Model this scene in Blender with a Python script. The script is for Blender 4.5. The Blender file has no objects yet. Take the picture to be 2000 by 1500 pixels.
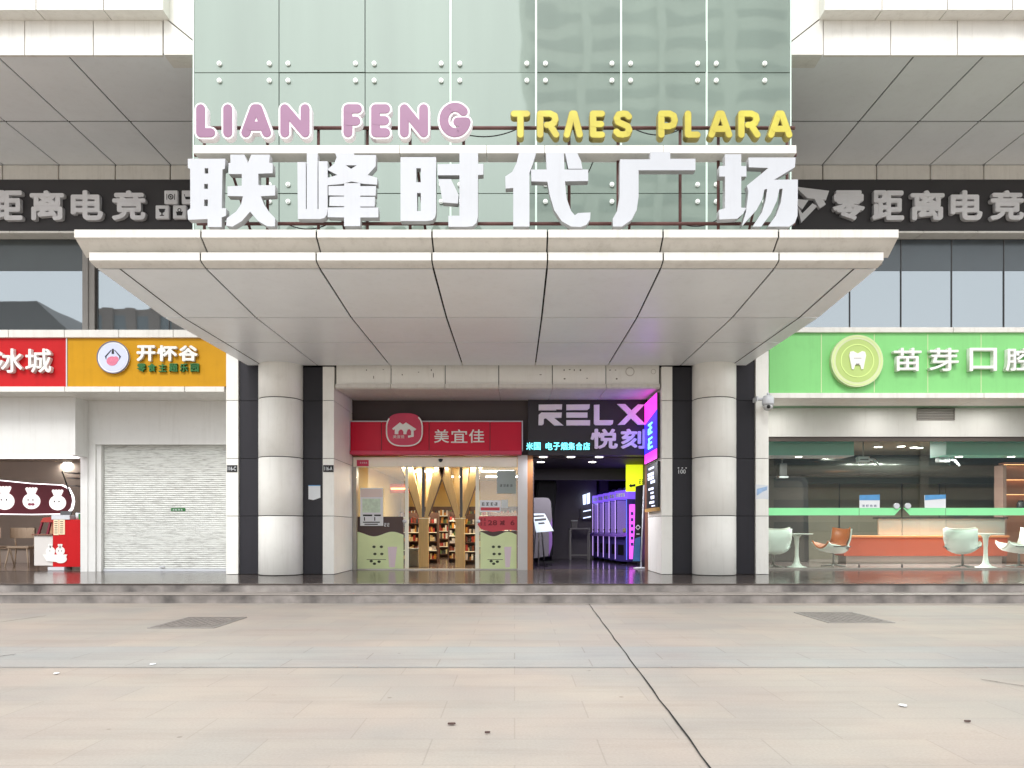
import bpy, bmesh, math, random
from mathutils import Vector, Matrix
random.seed(7)
S = bpy.context.scene
COL = S.collection
R = math.radians
F = 1444.0                      # focal length in photo pixels (2000 wide)
CX, CY, CZ = 1005.0, 1035.0, 1.4

# ---------------------------------------------------------------- camera, sky, sun, exposure
cam = bpy.data.cameras.new('camera'); camo = bpy.data.objects.new('camera', cam); COL.objects.link(camo)
camo.location = (0, 0, CZ); camo.rotation_euler = (R(90), 0, 0)
cam.sensor_width = 36; cam.lens = F/2000*36
cam.shift_x = -5/2000; cam.shift_y = 285/2000
cam.clip_start = 0.1; cam.clip_end = 3000
S.camera = camo
SUN_EL, SUN_AZ = 46, 190        # the sun stands high behind the camera, a little to its left
w = bpy.data.worlds.new('World'); S.world = w; w.use_nodes = True
nt = w.node_tree; bg = nt.nodes['Background']
sky = nt.nodes.new('ShaderNodeTexSky'); sky.sky_type = 'NISHITA'; sky.sun_disc = False
sky.sun_elevation = R(SUN_EL); sky.sun_rotation = R(SUN_AZ); sky.dust_density = 2; sky.air_density = 1.2; sky.ozone_density = 1
hs = nt.nodes.new('ShaderNodeHueSaturation'); hs.inputs['Saturation'].default_value = 0.12
nt.links.new(sky.outputs[0], hs.inputs['Color']); 
ov = nt.nodes.new('ShaderNodeMix'); ov.data_type = 'RGBA'; ov.inputs[0].default_value = .9      # even overcast veil over the clear sky
ov.inputs[7].default_value = (12.0, 12.1, 12.2, 1); nt.links.new(hs.outputs[0], ov.inputs[6]); nt.links.new(ov.outputs[2], bg.inputs[0])
bg.inputs[1].default_value = 0.15
sun = bpy.data.lights.new('sun', 'SUN'); sun.energy = 1.5; sun.angle = R(18); sun.color = (1, .985, .965)
suno = bpy.data.objects.new('sun', sun); COL.objects.link(suno)
sd = Vector((math.sin(R(SUN_AZ))*math.cos(R(SUN_EL)), math.cos(R(SUN_AZ))*math.cos(R(SUN_EL)), math.sin(R(SUN_EL))))
suno.rotation_euler = (-sd).to_track_quat('-Z', 'Y').to_euler(); suno.location = (0, -20, 40)
S.view_settings.view_transform = 'Standard'; S.view_settings.look = 'None'; S.view_settings.gamma = 1
S.view_settings.exposure = 0.36
S.render.engine = 'CYCLES'
S.cycles.use_denoising = True
S.cycles.max_bounces = 10; S.cycles.diffuse_bounces = 6; S.cycles.glossy_bounces = 4; S.cycles.transparent_max_bounces = 12
S.cycles.sample_clamp_indirect = 8; S.cycles.caustics_reflective = False; S.cycles.caustics_refractive = False

# ---------------------------------------------------------------- helpers
def X(px, d): return (px-CX)*d/F
def Z(py, d): return CZ+(CY-py)*d/F
def lin(c):
    return tuple(((v/255)/12.92 if v/255 <= .04045 else ((v/255+.055)/1.055)**2.4) for v in c)

MATS = {}
def mat(name, rgb, rough=.5, var=.05, scale=1.5, bump=0, metal=0, spec=.5, coat=0, streak=False, lo=None, dirt=0, island=0):
    """plain material with a soft uneven tone; rgb is an sRGB triple of the paint itself"""
    m = bpy.data.materials.new(name); m.use_nodes = True; n = m.node_tree.nodes; l = m.node_tree.links
    p = n['Principled BSDF']; c = lin(rgb)
    p.inputs['Roughness'].default_value = rough; p.inputs['Metallic'].default_value = metal
    p.inputs['Specular IOR Level'].default_value = spec; p.inputs['Coat Weight'].default_value = coat
    p.inputs['Base Color'].default_value = (*c, 1)
    if var > 0:
        tc = n.new('ShaderNodeTexCoord'); mp = n.new('ShaderNodeMapping')
        if streak: mp.inputs['Scale'].default_value = (6, 6, .5)
        nz = n.new('ShaderNodeTexNoise'); nz.inputs['Scale'].default_value = scale; nz.inputs['Detail'].default_value = 5
        geo = n.new('ShaderNodeNewGeometry')
        l.new(geo.outputs['Position'], mp.inputs['Vector']); l.new(mp.outputs[0], nz.inputs['Vector'])
        cr = n.new('ShaderNodeValToRGB')
        a, b = 1-var, 1+var
        cr.color_ramp.elements[0].position = .3; cr.color_ramp.elements[1].position = .7
        l2 = lin(lo) if lo else tuple(v*a for v in c)
        cr.color_ramp.elements[0].color = (*l2, 1); cr.color_ramp.elements[1].color = (*[min(1, v*b) for v in c], 1)
        l.new(nz.outputs[0], cr.inputs[0]); l.new(cr.outputs[0], p.inputs['Base Color'])
        last = cr.outputs[0]
        def mul(sock):
            nonlocal last
            mx = n.new('ShaderNodeMix'); mx.data_type = 'RGBA'; mx.blend_type = 'MULTIPLY'; mx.inputs[0].default_value = 1
            l.new(last, mx.inputs[6]); l.new(sock, mx.inputs[7]); l.new(mx.outputs[2], p.inputs['Base Color']); last = mx.outputs[2]
        if dirt:                                                # run-off streaks and scuffs
            for sc_, k in (((5, 5, .35), dirt), ((2.2, 2.2, 2.2), dirt*.7)):
                m2 = n.new('ShaderNodeMapping'); m2.inputs['Scale'].default_value = sc_; l.new(geo.outputs['Position'], m2.inputs['Vector'])
                n2 = n.new('ShaderNodeTexNoise'); n2.inputs['Scale'].default_value = 1.7; n2.inputs['Detail'].default_value = 8; n2.inputs['Roughness'].default_value = .68
                l.new(m2.outputs[0], n2.inputs['Vector'])
                r2 = n.new('ShaderNodeValToRGB'); e = r2.color_ramp.elements; e[0].position = .52; e[0].color = (1, 1, 1, 1); e[1].position = .76; e[1].color = (1-k, 1-k*1.06, 1-k*1.15, 1)
                l.new(n2.outputs[0], r2.inputs[0]); mul(r2.outputs[0])
        if island:
            r3 = n.new('ShaderNodeValToRGB'); e = r3.color_ramp.elements; e[0].color = (1-island, 1-island, 1-island*.9, 1); e[1].color = (1, 1, 1, 1)
            l.new(geo.outputs['Random Per Island'], r3.inputs[0]); mul(r3.outputs[0])
        if bump:
            nb = n.new('ShaderNodeTexNoise'); nb.inputs['Scale'].default_value = 40; nb.inputs['Detail'].default_value = 4
            l.new(geo.outputs['Position'], nb.inputs['Vector'])
            bp = n.new('ShaderNodeBump'); bp.inputs['Strength'].default_value = bump; bp.inputs['Distance'].default_value = .01
            l.new(nb.outputs[0], bp.inputs['Height']); l.new(bp.outputs[0], p.inputs['Normal'])
    MATS[name] = m; return m
def emit(name, rgb, strength):
    m = bpy.data.materials.new(name); m.use_nodes = True; p = m.node_tree.nodes['Principled BSDF']
    p.inputs['Base Color'].default_value = (*lin(rgb), 1); p.inputs['Roughness'].default_value = .4
    p.inputs['Emission Color'].default_value = (*lin(rgb), 1); p.inputs['Emission Strength'].default_value = strength
    return m
def pane(name, tint, fac, rough=0.0):
    """thin clear glass: see-through with a mirror share that grows at grazing angles"""
    m = bpy.data.materials.new(name); m.use_nodes = True; n = m.node_tree.nodes; l = m.node_tree.links
    n.remove(n['Principled BSDF']); out = n['Material Output']
    t = n.new('ShaderNodeBsdfTransparent'); t.inputs[0].default_value = (*tint, 1)
    g = n.new('ShaderNodeBsdfGlossy'); g.inputs['Roughness'].default_value = rough; g.inputs[0].default_value = (.95, .97, .96, 1)
    lw = n.new('ShaderNodeLayerWeight'); lw.inputs[0].default_value = .5
    f = n.new('ShaderNodeMath'); f.operation = 'POWER'; f.inputs[1].default_value = 5; l.new(lw.outputs['Facing'], f.inputs[0])
    a = n.new('ShaderNodeMath'); a.operation = 'ADD'; a.inputs[1].default_value = fac+.03; a.use_clamp = True
    mx = n.new('ShaderNodeMixShader')
    l.new(f.outputs[0], a.inputs[0]); l.new(a.outputs[0], mx.inputs[0]); l.new(t.outputs[0], mx.inputs[1]); l.new(g.outputs[0], mx.inputs[2])
    l.new(mx.outputs[0], out.inputs[0]); return m
def mirrorish(name, base, fac, gloss, rough=.02, var=.08, wave=.12, streak=False):
    """coated glass in front of something dull: base colour plus a mirror share"""
    m = mat(name+' body', base, .5, var, .16 if streak else .7, streak=streak); m.name = name
    n = m.node_tree.nodes; l = m.node_tree.links; p = n['Principled BSDF']; out = n['Material Output']
    g = n.new('ShaderNodeBsdfGlossy'); g.inputs['Roughness'].default_value = rough; g.inputs[0].default_value = (*lin(gloss), 1)
    mx = n.new('ShaderNodeMixShader'); mx.inputs[0].default_value = fac
    l.new(p.outputs[0], mx.inputs[1]); l.new(g.outputs[0], mx.inputs[2]); l.new(mx.outputs[0], out.inputs[0])
    # panes are never perfectly flat: a slow wave in the mirror image
    geo = n.new('ShaderNodeNewGeometry'); nz = n.new('ShaderNodeTexNoise'); nz.inputs['Scale'].default_value = .9; nz.inputs['Detail'].default_value = 1
    bp = n.new('ShaderNodeBump'); bp.inputs['Strength'].default_value = wave; bp.inputs['Distance'].default_value = .05
    l.new(geo.outputs['Position'], nz.inputs['Vector']); l.new(nz.outputs[0], bp.inputs['Height']); l.new(bp.outputs[0], g.inputs['Normal'])
    return m

ID = Matrix.Identity(4)
FRONT = (Vector((1, 0, 0)), Vector((0, 0, 1)), Vector((0, -1, 0)))      # u right, v up, n towards the camera
class B:
    """collects shapes into one mesh (world coordinates)"""
    def __init__(s): s.bm = bmesh.new()
    def box(s, x0, x1, y0, y1, z0, z1, bev=0, rot=None):
        vs = [s.bm.verts.new((x, y, z)) for x in (x0, x1) for y in (y0, y1) for z in (z0, z1)]
        f = [(0, 1, 3, 2), (4, 6, 7, 5), (0, 4, 5, 1), (2, 3, 7, 6), (0, 2, 6, 4), (1, 5, 7, 3)]
        fs = [s.bm.faces.new([vs[i] for i in q]) for q in f]
        bmesh.ops.recalc_face_normals(s.bm, faces=fs)
        if rot:
            c = Vector(((x0+x1)/2, (y0+y1)/2, (z0+z1)/2)) if len(rot) == 2 else Vector(rot[2])
            bmesh.ops.rotate(s.bm, verts=vs, cent=c, matrix=Matrix.Rotation(rot[0], 3, rot[1]))
        if bev:
            es = list({e for q in fs for e in q.edges})
            bmesh.ops.bevel(s.bm, geom=es, offset=bev, segments=2, affect='EDGES', profile=.5)
        return s
    def quad(s, *pts):
        s.bm.faces.new([s.bm.verts.new(p) for p in pts]); return s
    def prism(s, pts, y0, y1):
        """polygon in the x-z plane, front at y0, back at y1"""
        n = len(pts)
        a = [s.bm.verts.new((x, y0, z)) for x, z in pts]; b = [s.bm.verts.new((x, y1, z)) for x, z in pts]
        fs = [s.bm.faces.new(a), s.bm.faces.new(b[::-1])]
        for i in range(n): fs.append(s.bm.faces.new([a[i], b[i], b[(i+1) % n], a[(i+1) % n]]))
        bmesh.ops.recalc_face_normals(s.bm, faces=fs); return s
    def xprism(s, pts, x0, x1):
        """polygon in the y-z plane swept along x"""
        n = len(pts)
        a = [s.bm.verts.new((x0, y, z)) for y, z in pts]; b = [s.bm.verts.new((x1, y, z)) for y, z in pts]
        fs = [s.bm.faces.new(a), s.bm.faces.new(b[::-1])]
        for i in range(n): fs.append(s.bm.faces.new([a[i], b[i], b[(i+1) % n], a[(i+1) % n]]))
        bmesh.ops.recalc_face_normals(s.bm, faces=fs); return s
    def zprism(s, pts, z0, z1):
        n = len(pts)
        a = [s.bm.verts.new((x, y, z0)) for x, y in pts]; b = [s.bm.verts.new((x, y, z1)) for x, y in pts]
        fs = [s.bm.faces.new(a), s.bm.faces.new(b[::-1])]
        for i in range(n): fs.append(s.bm.faces.new([a[i], b[i], b[(i+1) % n], a[(i+1) % n]]))
        bmesh.ops.recalc_face_normals(s.bm, faces=fs); return s
    def lathe(s, cx, cy, prof, seg=24, smooth=True):
        rings = [[s.bm.verts.new((cx+r*math.cos(2*math.pi*k/seg), cy+r*math.sin(2*math.pi*k/seg), z)) for k in range(seg)] for r, z in prof]
        fs = []
        for a, b in zip(rings, rings[1:]):
            for k in range(seg):
                f = s.bm.faces.new([a[k], a[(k+1) % seg], b[(k+1) % seg], b[k]]); f.smooth = smooth; fs.append(f)
        fs.append(s.bm.faces.new(rings[0][::-1])); fs.append(s.bm.faces.new(rings[-1]))
        bmesh.ops.recalc_face_normals(s.bm, faces=fs); return s
    def tube(s, p, q, r, seg=10, r2=None):
        p, q = Vector(p), Vector(q); d = (q-p).normalized()
        u = d.orthogonal().normalized(); v = d.cross(u); r2 = r if r2 is None else r2
        a = [s.bm.verts.new(p+(u*math.cos(t)+v*math.sin(t))*r) for t in [2*math.pi*k/seg for k in range(seg)]]
        b = [s.bm.verts.new(q+(u*math.cos(t)+v*math.sin(t))*r2) for t in [2*math.pi*k/seg for k in range(seg)]]
        fs = [s.bm.faces.new(a[::-1]), s.bm.faces.new(b)]
        for k in range(seg):
            f = s.bm.faces.new([a[k], a[(k+1) % seg], b[(k+1) % seg], b[k]]); f.smooth = True; fs.append(f)
        bmesh.ops.recalc_face_normals(s.bm, faces=fs); return s
    def ball(s, c, r, sc=(1, 1, 1), seg=16):
        m = Matrix.Translation(c) @ Matrix.Diagonal((*[r*k for k in sc], 1))
        g = bmesh.ops.create_uvsphere(s.bm, u_segments=seg, v_segments=seg//2+2, radius=1, matrix=m)
        for v in g['verts']:
            for f in v.link_faces: f.smooth = True
        return s
    def disc(s, x, z, rx, y0, y1, rz=None, seg=40):
        rz = rz or rx
        return s.prism([(x+rx*math.cos(2*math.pi*k/seg), z+rz*math.sin(2*math.pi*k/seg)) for k in range(seg)], y0, y1)
    def ring(s, x, z, r0, r1, y0, y1, seg=48):
        for k in range(seg):
            t, u = 2*math.pi*k/seg, 2*math.pi*(k+1)/seg
            s.prism([(x+r0*math.cos(t), z+r0*math.sin(t)), (x+r1*math.cos(t), z+r1*math.sin(t)), (x+r1*math.cos(u), z+r1*math.sin(u)), (x+r0*math.cos(u), z+r0*math.sin(u))], y0, y1)
        return s
    def mesh(s, me, M=ID):
        n0 = len(s.bm.verts); s.bm.from_mesh(me); s.bm.verts.ensure_lookup_table()
        for v in s.bm.verts[n0:]: v.co = M @ v.co
        s.bm.normal_update()
        bpy.data.meshes.remove(me); return s
    def stroke(s, pts, r, y0, y1, stag=.0012):
        """a round-ended stroke through pts (x, z), front at y0"""
        for i in range(len(pts)-1):
            a, b = Vector(pts[i]), Vector(pts[i+1]); d = (b-a)
            if d.length < 1e-6: continue
            d.normalize(); t0 = math.atan2(d.y, d.x); out = []
            for k in range(9): t = t0-math.pi/2+math.pi*k/8; out.append((b.x+r*math.cos(t), b.y+r*math.sin(t)))
            for k in range(9): t = t0+math.pi/2+math.pi*k/8; out.append((a.x+r*math.cos(t), a.y+r*math.sin(t)))
            s.prism(out, y0-stag*(i % 4), y1+stag*(i % 4))
        return s
    def curve(s, polys, depth, org, basis=FRONT, bev=0):
        """filled outlines (even-odd holes) given as lists of (u, v)"""
        c = bpy.data.curves.new('c', 'CURVE'); c.dimensions = '2D'; c.fill_mode = 'BOTH'; c.extrude = depth/2; c.bevel_depth = bev
        for p in polys:
            sp = c.splines.new('POLY'); sp.points.add(len(p)-1); sp.use_cyclic_u = True
            for q, (u, v) in zip(sp.points, p): q.co = (u, v, 0, 1)
        return s._conv(c, org, basis, depth/2, None)
    def text(s, body, u0, u1, v0, v1, depth, org=(0, 0, 0), basis=FRONT, bold=0, res=3):
        """body fitted into the rectangle u0..u1, v0..v1 of a plane through org"""
        if body[0] == '~':                                      # writing too blurred to read in the photo: stroke marks only
            lines = body[1:].split('/'); rr = random.Random(len(body)+int(u0*50)); U, V, N = basis; org = Vector(org)
            ch = (v1-v0)/len(lines)
            for i, ln in enumerate(lines):
                cw = (u1-u0)/len(ln); b0 = v1-(i+1)*ch
                for k in range(len(ln)):
                    a0 = u0+k*cw; bars = [(.08+.1*rr.random(), .92-.2*rr.random(), y-.06, y+.06) for y in (.15, .5, .85)]
                    x = .25+.5*rr.random(); bars += [(x-.07, x+.07, .1, .9)]+[(.1, .24, .1, .5)]*(rr.random() > .5)
                    for q, (xa, xb, ya, yb) in enumerate(bars):
                        h = depth+.0003*q; c = [org+U*(a0+cw*xx*.92)+V*(b0+ch*yy*.9)+N*nn for nn in (0, h) for xx, yy in ((xa, ya), (xb, ya), (xb, yb), (xa, yb))]
                        v = [s.bm.verts.new(p) for p in c]
                        fs = [s.bm.faces.new([v[j] for j in f]) for f in ((0, 1, 2, 3), (4, 5, 6, 7), (0, 1, 5, 4), (1, 2, 6, 5), (2, 3, 7, 6), (3, 0, 4, 7))]
                        bmesh.ops.recalc_face_normals(s.bm, faces=fs)
            return s
        if bold <= .004: shifts = [(0, 0)]
        else:                                                   # heavier weight: the glyph laid over itself, shifted a little each way
            q = bold*min(u1-u0, v1-v0)*1.25; shifts = [(0, 0)]+[(q*math.cos(k*math.pi/4), q*math.sin(k*math.pi/4)) for k in range(8)]
            u0 += q; u1 -= q; v0 += q; v1 -= q
        for k, (du, dv) in enumerate(shifts):
            c = bpy.data.curves.new('t', 'FONT'); c.body = body; c.extrude = .1; c.resolution_u = res
            s._conv(c, Vector(org)+basis[2]*(.0006*(8-k)), basis, depth/2, (u0+du, u1+du, v0+dv, v1+dv))
        return s
    def _conv(s, c, org, basis, h, fit):
        o = bpy.data.objects.new('tmp', c); COL.objects.link(o)
        dg = bpy.context.evaluated_depsgraph_get(); me = bpy.data.meshes.new_from_object(o.evaluated_get(dg))
        bpy.data.objects.remove(o); bpy.data.curves.remove(c)
        U, V, N = basis; org = Vector(org)
        if fit and me.vertices:
            xs = [v.co.x for v in me.vertices]; ys = [v.co.y for v in me.vertices]
            a, b, e, f = min(xs), max(xs), min(ys), max(ys); u0, u1, v0, v1 = fit
            su, sv = (u1-u0)/max(1e-6, b-a), (v1-v0)/max(1e-6, f-e)
            for v in me.vertices: v.co = (u0+(v.co.x-a)*su, v0+(v.co.y-e)*sv, v.co.z*h/.1)
        for v in me.vertices: v.co = org+U*v.co.x+V*v.co.y+N*(v.co.z+h)
        return s.mesh(me)

LOC = {}
def obj(name, b, m, parent=None, label=None, cat=None, group=None, kind=None, smooth=False):
    bm = b.bm if isinstance(b, B) else b
    me = bpy.data.meshes.new(name)
    if parent is None:
        co = [v.co for v in bm.verts]
        o0 = Vector(((min(c.x for c in co)+max(c.x for c in co))/2, (min(c.y for c in co)+max(c.y for c in co))/2, min(c.z for c in co)))
    else: o0 = LOC[parent.name]
    bmesh.ops.translate(bm, verts=bm.verts, vec=-o0)
    bm.to_mesh(me); bm.free()
    o = bpy.data.objects.new(name, me); COL.objects.link(o)
    for k in (m if isinstance(m, (list, tuple)) else [m]): me.materials.append(k)
    if smooth:
        for p in me.polygons: p.use_smooth = True
    if parent is None: o.location = o0
    else: o.parent = parent
    LOC[o.name] = o0
    tag(o, label, cat, group, kind); return o
def tag(o, label=None, cat=None, group=None, kind=None):
    for k, v in (('label', label), ('category', cat), ('group', group), ('kind', kind)):
        if v: o[k] = v
def thing(name, label, cat, loc, group=None):
    o = bpy.data.objects.new(name, None); COL.objects.link(o); o.empty_display_size = .2
    o.location = loc; LOC[o.name] = Vector(loc); tag(o, label, cat, group); return o
def copy_tree(o, loc=None, rotz=None, label=None, parent=None):
    c = o.copy(); COL.objects.link(c); c.parent = parent
    if loc: c.location = loc; LOC[c.name] = Vector(loc)
    if rotz is not None: c.rotation_euler = (0, 0, rotz)
    if label: c['label'] = label
    for ch in list(o.children): copy_tree(ch, parent=c)
    return c
def panels(xs, rows, gap=.018, thick=.02, b=None):
    """cladding sheets laid over rows (y, z), column edges xs, open joints between them"""
    b = b or B()
    for x0, x1 in zip(xs, xs[1:]):
        for (ya, za), (yb, zb) in zip(rows, rows[1:]):
            d = Vector((0, yb-ya, zb-za)); L = d.length; d /= L; nrm = Vector((0, -d.z, d.y))
            if nrm.z > 0 or (abs(nrm.z) < 1e-3 and nrm.y > 0): nrm = -nrm
            a = Vector((0, ya, za))+d*gap*.9; c = Vector((0, yb, zb))-d*gap*.9
            pts = [Vector((x, p.y, p.z)) for x, p in ((x0+gap/2, a), (x1-gap/2, a), (x1-gap/2, c), (x0+gap/2, c))]
            lo = [b.bm.verts.new(p) for p in pts]; hi = [b.bm.verts.new(p-nrm*thick) for p in pts]
            fs = [b.bm.faces.new(lo), b.bm.faces.new(hi[::-1])]+[b.bm.faces.new([lo[i], hi[i], hi[(i+1) % 4], lo[(i+1) % 4]]) for i in range(4)]
            bmesh.ops.recalc_face_normals(b.bm, faces=fs)
    return b

def glow(parent, loc, size, watts, rgb=(1, .95, .86), sy=None):
    l = bpy.data.lights.new('lamp_light', 'AREA'); l.shape = 'RECTANGLE'; l.size = size; l.size_y = sy or size; l.energy = watts; l.color = rgb
    o = bpy.data.objects.new('lamp_light', l); COL.objects.link(o); o.parent = parent; o.location = Vector(loc)-LOC[parent.name]
# ---------------------------------------------------------------- materials
ALU = mat('aluminium cladding', (222, 219, 212), .42, .04, .9, streak=True, dirt=.16, island=.06)
ALU_F = mat('soffit cladding', (244, 248, 251), .36, .03, .8, dirt=.05, island=.05)
ALU_W = mat('white fascia cladding', (232, 230, 224), .4, .03, .8, streak=True, dirt=.15, island=.05)
STONE = mat('column cladding', (247, 246, 240), .48, .03, 1.2, dirt=.09, island=.05)
JOINT = mat('joint shadow gap', (18, 17, 17), .9, 0)
DARK = mat('charcoal wall panel', (46, 45, 51), .5, .08, .8, spec=.3, dirt=.15, island=.12)
BOARD = mat('black sign board', (52, 50, 52), .55, .08, .8)
WARMDARK = mat('brown black wall', (72, 62, 61), .6, .08, .8)
WHITE = mat('white render', (226, 226, 224), .7, .03, .8, dirt=.08)
WHITE_M = mat('white painted metal', (208, 211, 217), .35, .02, 1, dirt=.10)
LETTER_G = mat('grey letter', (222, 222, 225), .45, .06, 2)
STEEL = mat('primer red steel', (92, 58, 54), .6, .15, 6)
PINK = mat('pink acrylic', (146, 106, 136), .3, .06, 2)
RIM = mat('white letter rim', (246, 240, 244), .4, .02)
YELLOW = mat('yellow acrylic', (196, 188, 78), .35, .10, 3, lo=(186, 172, 72), dirt=.08)
YELLOW_S = mat('faded yellow side', (150, 138, 72), .5, .1, 3)
RED_S = mat('red sign face', (192, 20, 26), .5, .03, dirt=.10, spec=.25)
ORANGE_S = mat('yellow sign face', (200, 146, 8), .5, .04, dirt=.10, spec=.25)
GREEN_S = mat('green sign face', (132, 208, 126), .42, .05, .6, dirt=.08)
LIME = mat('lime medallion', (182, 206, 122), .45, .04)
LIME_L = mat('pale lime edge', (212, 222, 176), .45, .04)
WHITE_L = mat('white letter', (240, 240, 236), .4, .02)
GREEN_D = mat('dark green letter', (38, 112, 52), .5, .1, 8)
LILAC = mat('pale lilac disc', (206, 212, 240), .4, .03)
BLUEGREY = mat('blue grey ring', (96, 104, 140), .4, .03)
ROSE = mat('rose print', (216, 120, 146), .5, .12, 20)
INK = mat('black print', (30, 30, 32), .6, 0)
CRIMSON = mat('crimson acrylic', (208, 14, 54), .38, .05, 1.5, spec=.25)
CRIMSON_P = mat('rose crimson acrylic', (210, 64, 96), .35, .06, 3, spec=.3)
CREAM = mat('cream door header', (250, 248, 230), .35, .02)
FRAME_G = mat('brushed grey frame', (172, 168, 160), .3, .05, 3, metal=.6)
POST_W = mat('pale grey post', (205, 205, 202), .4, .03)
WOOD_O = mat('orange wood strip', (176, 120, 76), .5, .12, 5, streak=True)
WOOD_B = mat('brown wood strip', (122, 82, 66), .5, .12, 5, streak=True)
TRUNKM = mat('tan laminated wood', (196, 170, 122), .45, .08, 4, streak=True)
SHUTTER = mat('white roller shutter', (226, 230, 226), .5, .05, 2)
PAPER = mat('white paper', (232, 236, 240), .6, .03)
BLUEP = mat('blue print', (92, 158, 214), .6, .1, 6)
GREY_D = mat('dark grey metal', (70, 70, 72), .4, .05)
GREY_M = mat('mid grey metal', (142, 138, 134), .45, .06, 3)
BLACK = mat('black plastic', (26, 26, 28), .4, .03)
MAROON = mat('maroon sign board', (124, 26, 50), .4, .05)
LIMEP = mat('lime poster', (226, 240, 184), .5, .06, 2)
BROWNP = mat('chocolate poster', (78, 58, 54), .5, .05)
REDP = mat('red banner', (206, 70, 82), .5, .05)
DREDP = mat('dark red print', (120, 16, 34), .5, .0)
PINKP = mat('pale pink print', (232, 214, 222), .5, .03)
YEL_E = mat('neon yellow poster', (226, 240, 40), .5, .03)
GRANITE_IN = mat('shop floor tile', (120, 104, 94), .12, .06, 2)
DARKFLOOR = mat('dark shop floor', (74, 66, 78), .12, .08, 2)
DENTFLOOR = mat('clinic floor', (150, 136, 134), .15, .05, 2)
WARMWALL = mat('warm yellow wall', (214, 186, 122), .6, .05)
WARMCEIL = mat('warm white ceiling', (232, 216, 176), .6, .03)
BROWNWALL = mat('snack shop wall', (172, 158, 146), .6, .05)
TAUPE = mat('taupe clinic wall', (112, 106, 90), .5, .05)
NIGHT = mat('black shop wall', (46, 42, 48), .6, .08)
GREYWALL = mat('grey shop wall', (104, 98, 102), .6, .06)
TEAL = mat('teal bulkhead', (112, 180, 166), .5, .05)
ORANGE_D = mat('burnt orange desk', (196, 80, 44), .4, .05)
ORANGE_T = mat('pale orange desk edge', (236, 150, 96), .4, .04)
GREYDESK = mat('pale grey desk panel', (186, 190, 186), .4, .03)
CHAIRW = mat('white chair shell', (240, 246, 241), .35, .02)
TAN = mat('tan leather', (190, 108, 56), .45, .06)
BEIGEC = mat('beige chair', (192, 170, 146), .5, .04)
PURPLE = emit('purple machine light', (118, 82, 224), .9)
PURPLE_D = mat('violet machine body', (72, 62, 132), .4, .1, 4)
MAGENTA = emit('magenta light panel', (224, 90, 240), .9)
NEON_B = emit('blue sign light', (56, 40, 250), 1.6)
NEON_M = emit('magenta sign light', (240, 60, 220), 1.4)
CYAN = emit('cyan led', (120, 245, 255), 1.8)
SCREEN = emit('lit screen', (205, 220, 255), 1.6)
LAMP = emit('white lamp', (255, 250, 240), 9)
LAMP_S = emit('strip lamp', (255, 246, 224), 6)
WARM = emit('warm shelf light', (255, 190, 130), 2.5)
EDGE = emit('white led edge', (255, 250, 255), 2.2)
RELXM = mat('white channel letter', (252, 248, 252), .4, .04)
DOT = mat('bright steel fitting', (238, 242, 238), .3, .0)
GLASS_T = mirrorish('pale green curtain glass', (114, 130, 119), .15, (220, 232, 225), .03, .13, streak=True)
GLASS_E = mat('green glass edge', (206, 226, 214), .3, .03)
GLASS_W = mirrorish('grey window glass', (64, 72, 74), .29, (222, 234, 242), .015, .1, wave=.03)
REFL_DARK = mirrorish('dark spandrel glass', (42, 48, 48), .05, (220, 230, 235), .25, .25)  # dark mirror image put into the glass colour
REFL_DARK_B = mirrorish('blue dark spandrel glass', (42, 52, 60), .07, (220, 230, 235), .25, .25)
CLEAR = pane('clear shop glass', (.95, .97, .95), .03)
CLEAR_T = pane('clinic shop glass', (.93, .97, .94), .03)
GREENBAND = mat('mint band film', (146, 236, 168), .5, .03)

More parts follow.
